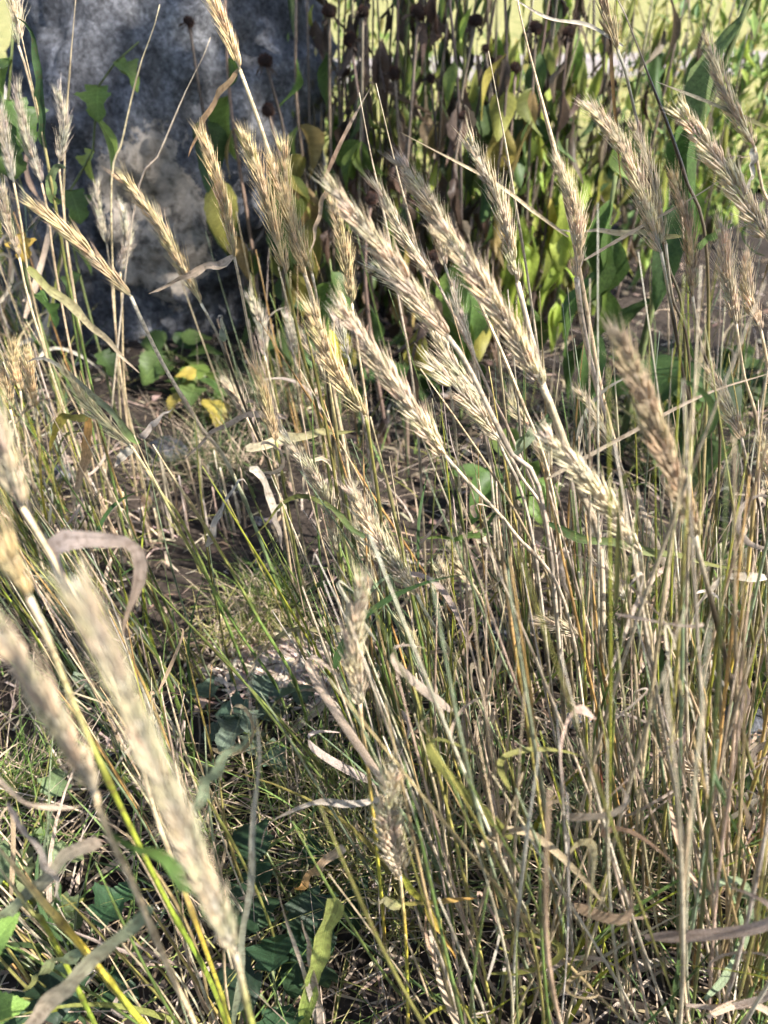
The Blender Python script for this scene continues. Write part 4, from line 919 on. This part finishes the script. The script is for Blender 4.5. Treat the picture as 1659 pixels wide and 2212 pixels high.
rosette('lobed_herb', 'low green herb under the large hanging leaves, right side', 'herb', (1400, 900), 12, 'heart', .07, [G1, G2])
rosette('lobed_herb', 'low dark herb near the right edge below the upright beige ear', 'herb', (1600, 860), 12, 'heart', .07, [G2, DG[1]])
rosette('lobed_herb', 'low bright green herb below the beige diagonal ear', 'herb', (1090, 1110), 9, 'ovate', .07, [G3, G1])
rosette('lobed_herb', 'dark herb leaves at the far left below the vine', 'herb', (220, 700), 12, 'heart', .07, [G2, G1])
rosette('lobed_herb', 'green herb under the bright weed in the middle distance', 'herb', (870, 830), 12, 'heart', .07, [G1, G2])
rosette('grey_herb', 'feathery grey green herb on the soil in the lower centre', 'herb', (560, 1640), 16, 'lobed', .035, [(.16, .21, .15), (.12, .17, .11)])
rosette('grey_herb', 'pale seed bearing herb near the bottom left', 'herb', (110, 1960), 14, 'lobed', .03, [(.26, .30, .14), (.2, .26, .12)])
# serrated bright leaf at the bottom left corner
c = onground(-60, 2260); c = np.array((c[0], max(c[1], .12), 0)); root = thing('mint_plant', 'bright green serrated leaves cut by the bottom left corner', 'plant', c)
Q = np.array([(0, 0, -.01), (.002, .0, .14), (.004, .01, .30)]); V, F, C, U = tube_arr(catmull(Q, 8), np.full(8, .002), 6, np.tile((.2, .26, .08), (8, 1))); ob('stem', mesh('stem', V, F, M_STEM, C, U), root)
LF['serrate'] = [broad_mesh('ovate', 1, .62, .25, .2, .16, .1, n=26, wave=.03)]
for v, az, pt in (((-62, 2110), -.5, .5), ((-75, 2215), -1.1, .0)):
    p = at(v[0], v[1], .16); put_leaf(root, c, p, 'serrate', .034, az, pt, 0, (.24, .38, .09))

# shrubs on the lawn edge
def shrub(label, v, Y, rad, h, n, cols, size):
    b = at(v[0], v[1], Y); c = np.array((b[0], Y, .02)); root = thing('shrub', label, 'shrub', c); bag = Bag(); st = Bag()
    base = np.array([(0, 0, 0), (.5, .16, .02), (1, 0, -.1), (.5, -.16, .02)])
    for k in range(10):
        e = np.array((random.gauss(0, rad * .6), random.gauss(0, rad * .5), h * random.uniform(.7, 1.05))); P = catmull([(0, 0, -.03), e * .5 + (0, 0, .05), e], 8)
        V, F, C, U = tube_arr(P, np.linspace(.006, .002, 8), 5, np.tile((.2, .16, .1), (8, 1))); st.add(V, F, C, U)
        for i in range(n // 10):
            p = P[random.randrange(1, 8)] + np.array((random.gauss(0, .07), random.gauss(0, .07), random.gauss(0, .05)))
            R = np.array(Matrix.Rotation(random.uniform(0, 6.28), 3, 'Z') @ Matrix.Rotation(random.uniform(.1, 1.3), 3, 'Y'))
            bag.add(base @ R.T * size * random.uniform(.6, 1.3) + p, [(0, 1, 2), (0, 2, 3)], jit(random.choice(cols), .2))
    ob('stem', st.mesh('stem', M_WOODY), root); tag(ob('foliage', bag.mesh('foliage', M_FINE, False), root), None, None, kind='stuff')
LIME = [(.20, .28, .05), (.28, .34, .07), (.16, .24, .05)]
shrub('willowy lime green shrub in the top right corner on the lawn', (1610, 200), 2.4, .26, .85, 900, LIME, .06)
shrub('bushy yellow green shrub behind the coneflowers, near the boulder', (740, 200), 2.6, .22, .62, 700, LIME + [(.36, .34, .10)], .045)
shrub('golden grass coloured shrub on the lawn at the top right', (1500, 60), 3.8, .45, .72, 800, [(.44, .36, .13), (.38, .34, .10), (.3, .32, .09)], .06)
shrub('thin dark green shrub before the lawn, right of the coneflowers', (1420, 250), 2.2, .22, .55, 420, [(.10, .16, .05), (.15, .22, .06)], .05)
shrub('yellow green shrub in the middle behind the coneflower stand', (1000, 200), 2.9, .4, .5, 800, LIME + [(.4, .36, .12)], .05)
shrub('small pale shrub hugging the right side of the boulder', (680, 290), 1.75, .06, .52, 300, [(.3, .32, .12), (.42, .38, .16), (.16, .22, .06)], .018)

# ------------------------------------------------------------------ stones, tufts, undergrowth, litter
STONE_M = rock_material('stone_grey', False)
def stone(label, v, size, tint):
    import bmesh
    c = onground(*v); bm = bmesh.new(); bmesh.ops.create_icosphere(bm, subdivisions=4, radius=1.0); o = Vector((random.uniform(0, 50), 3, 1))
    for q in bm.verts:
        n = q.co.normalized(); q.co = Vector((n.x * size, n.y * size * .8, n.z * size * .62)) * (1 + .3 * mnoise.noise(n * 1.3 + o) + .06 * mnoise.noise(n * 5 + o))
    me = bpy.data.meshes.new('stone'); bm.to_mesh(me); bm.free(); me.polygons.foreach_set('use_smooth', np.ones(len(me.polygons), bool)); me.materials.append(STONE_M)
    tag(ob('stone', me, loc=(c[0], c[1], soil_z(c[0], c[1]) + size * .2)), label, 'stone', 'stones on the soil')
stone('bluish grey stone behind the cut stubble', (365, 985), .035, 1)
stone('smaller grey stone left of the stubble, at the left edge', (140, 1040), .022, 1)
stone('dark grey stone half hidden by pale stems, right of centre', (1110, 1370), .03, 1)
stone('small pale pebble on the dark soil left of centre', (560, 1130), .012, 1)
stone('grey stone in the grass at the right edge', (1590, 1560), .03, 1)
stone('pale flat stone among straw, right of the lower centre ears', (1240, 1560), .018, 1)

def tuft(label, v, n, rad, h, cols, w=(.0007, .0014), lean=.55, droop=1.1):
    c = onground(*v); z = soil_z(c[0], c[1])
    def g():
        return random.gauss(0, rad), random.gauss(0, rad * .8), 0
    o = ob('fine_grass_tuft', blades(int(n * .45), g, h[0] * 1.1, h[1] * 1.25, w[0] * 1.5, w[1] * 1.6, cols + [TAN, (.3, .24, .14)], M_FINE, 'tuft', 5, lean, droop), loc=(c[0], c[1], z - .004))
    tag(o, label, 'grass tuft', 'fine grass tufts on the soil')
GT = [(.10, .17, .03), (.14, .21, .04), (.2, .24, .06)]; YT = [(.30, .29, .09), (.40, .35, .14), (.22, .25, .07)]
tuft('fresh green fine grass tuft on the bare soil left of centre', (585, 1310), 600, .018, (.04, .085), GT)
tuft('yellowish fine grass tuft below the fresh green one', (545, 1370), 700, .026, (.03, .065), YT)
tuft('soft green grass tuft in the lower centre, below the curled pale leaf', (690, 1700), 600, .03, (.04, .09), GT)
tuft('grey green grass tuft seen between straw stems, lower right', (1290, 1870), 900, .035, (.06, .14), [(.11, .16, .06), (.16, .2, .08)])
tuft('fine green tuft under the low right ears', (1480, 1330), 700, .035, (.05, .12), GT + YT)
tuft('pale fine tuft before the large hanging leaves', (1440, 960), 700, .05, (.06, .14), YT + GT)
tuft('bright green tuft in the bottom left shade', (40, 1720), 500, .02, (.04, .09), GT)
tuft('green tuft on the soil before the boulder, centre left', (470, 1010), 700, .05, (.05, .13), [(.07, .12, .04), (.11, .16, .05)])
tuft('dry fine tuft in the lower middle between green stems', (800, 1900), 800, .035, (.06, .14), YT)
tuft('dark fine tuft near the right foot of the boulder', (560, 880), 600, .06, (.05, .13), [(.07, .12, .04), (.11, .16, .05)])

def g_bed():
    while True:
        y = random.uniform(.10, 1.5); x = random.uniform(-1.0, 1.0) * (y + .4)
        a, b, _ = to_v((x, y, 0))
        if 200 < a < 700 and 740 < b < 1700 and random.random() < .75: continue
        if mnoise.noise(Vector((x * 4, y * 4, 9))) > -.05: return x, y, soil_z(x, y) - .003
tag(ob('undergrowth_grass', blades(3300, g_bed, .05, .20, .0010, .0030, [TAN, LILAC, OLIVE, GREEN, GREEN, (.30, .22, .14), (.2, .15, .1), DKGREEN], M_FINE, 'undergrowth', 6, .45, 1.3)), 'low tangled dry and green grass under the taller stalks', 'grass', kind='stuff')
# straw and leaf crumbs lying on the soil
bag = Bag()
for i in range(6500):
    y = random.uniform(.06, 2.2); x = random.uniform(-.7, .7) * (y + .35); z = soil_z(x, y) + random.uniform(.001, .014)
    if i < 900:
        q = onground(640 + random.gauss(0, 75), 1440 + random.gauss(0, 40)); x, y = q[0], q[1]; z = soil_z(x, y) + random.uniform(.001, .007)
    a = random.uniform(0, 6.28); l = random.uniform(.008, .06); w = random.uniform(.0005, .0018) if random.random() < .9 or y < .5 else random.uniform(.003, .007)
    if w > .003: l = random.uniform(.01, .03)
    d = np.array((math.cos(a), math.sin(a), random.gauss(0, .12))); s = np.array((-d[1], d[0], random.gauss(0, .3))); p = np.array((x, y, z)); b = np.array((0, 0, random.uniform(0, .006))) + s * random.gauss(0, .004)
    c = jit(random.choice([TAN, LILAC, (.4, .3, .2), (.3, .21, .14), (.2, .14, .1), (.14, .1, .07), (.42, .33, .25)]), .25)
    if i < 900: c = jit(random.choice([(.66, .52, .42), (.6, .5, .4), (.5, .38, .28), (.7, .58, .48)]), .2)
    V = [p - d * l / 2 - s * w, p - d * l / 2 + s * w, p + b - s * w * 1.3, p + b + s * w * 1.3, p + d * l / 2 - s * w * .5, p + d * l / 2 + s * w * .5]
    bag.add(V, [(0, 1, 3, 2), (2, 3, 5, 4)], c)
tag(ob('straw_litter', bag.mesh('straw_litter', M_FINE, False)), 'broken straw and dead leaf crumbs strewn over the soil', 'litter', kind='stuff')
print('objects', len(bpy.data.objects), 'polys', sum(len(m.polygons) for m in bpy.data.meshes))
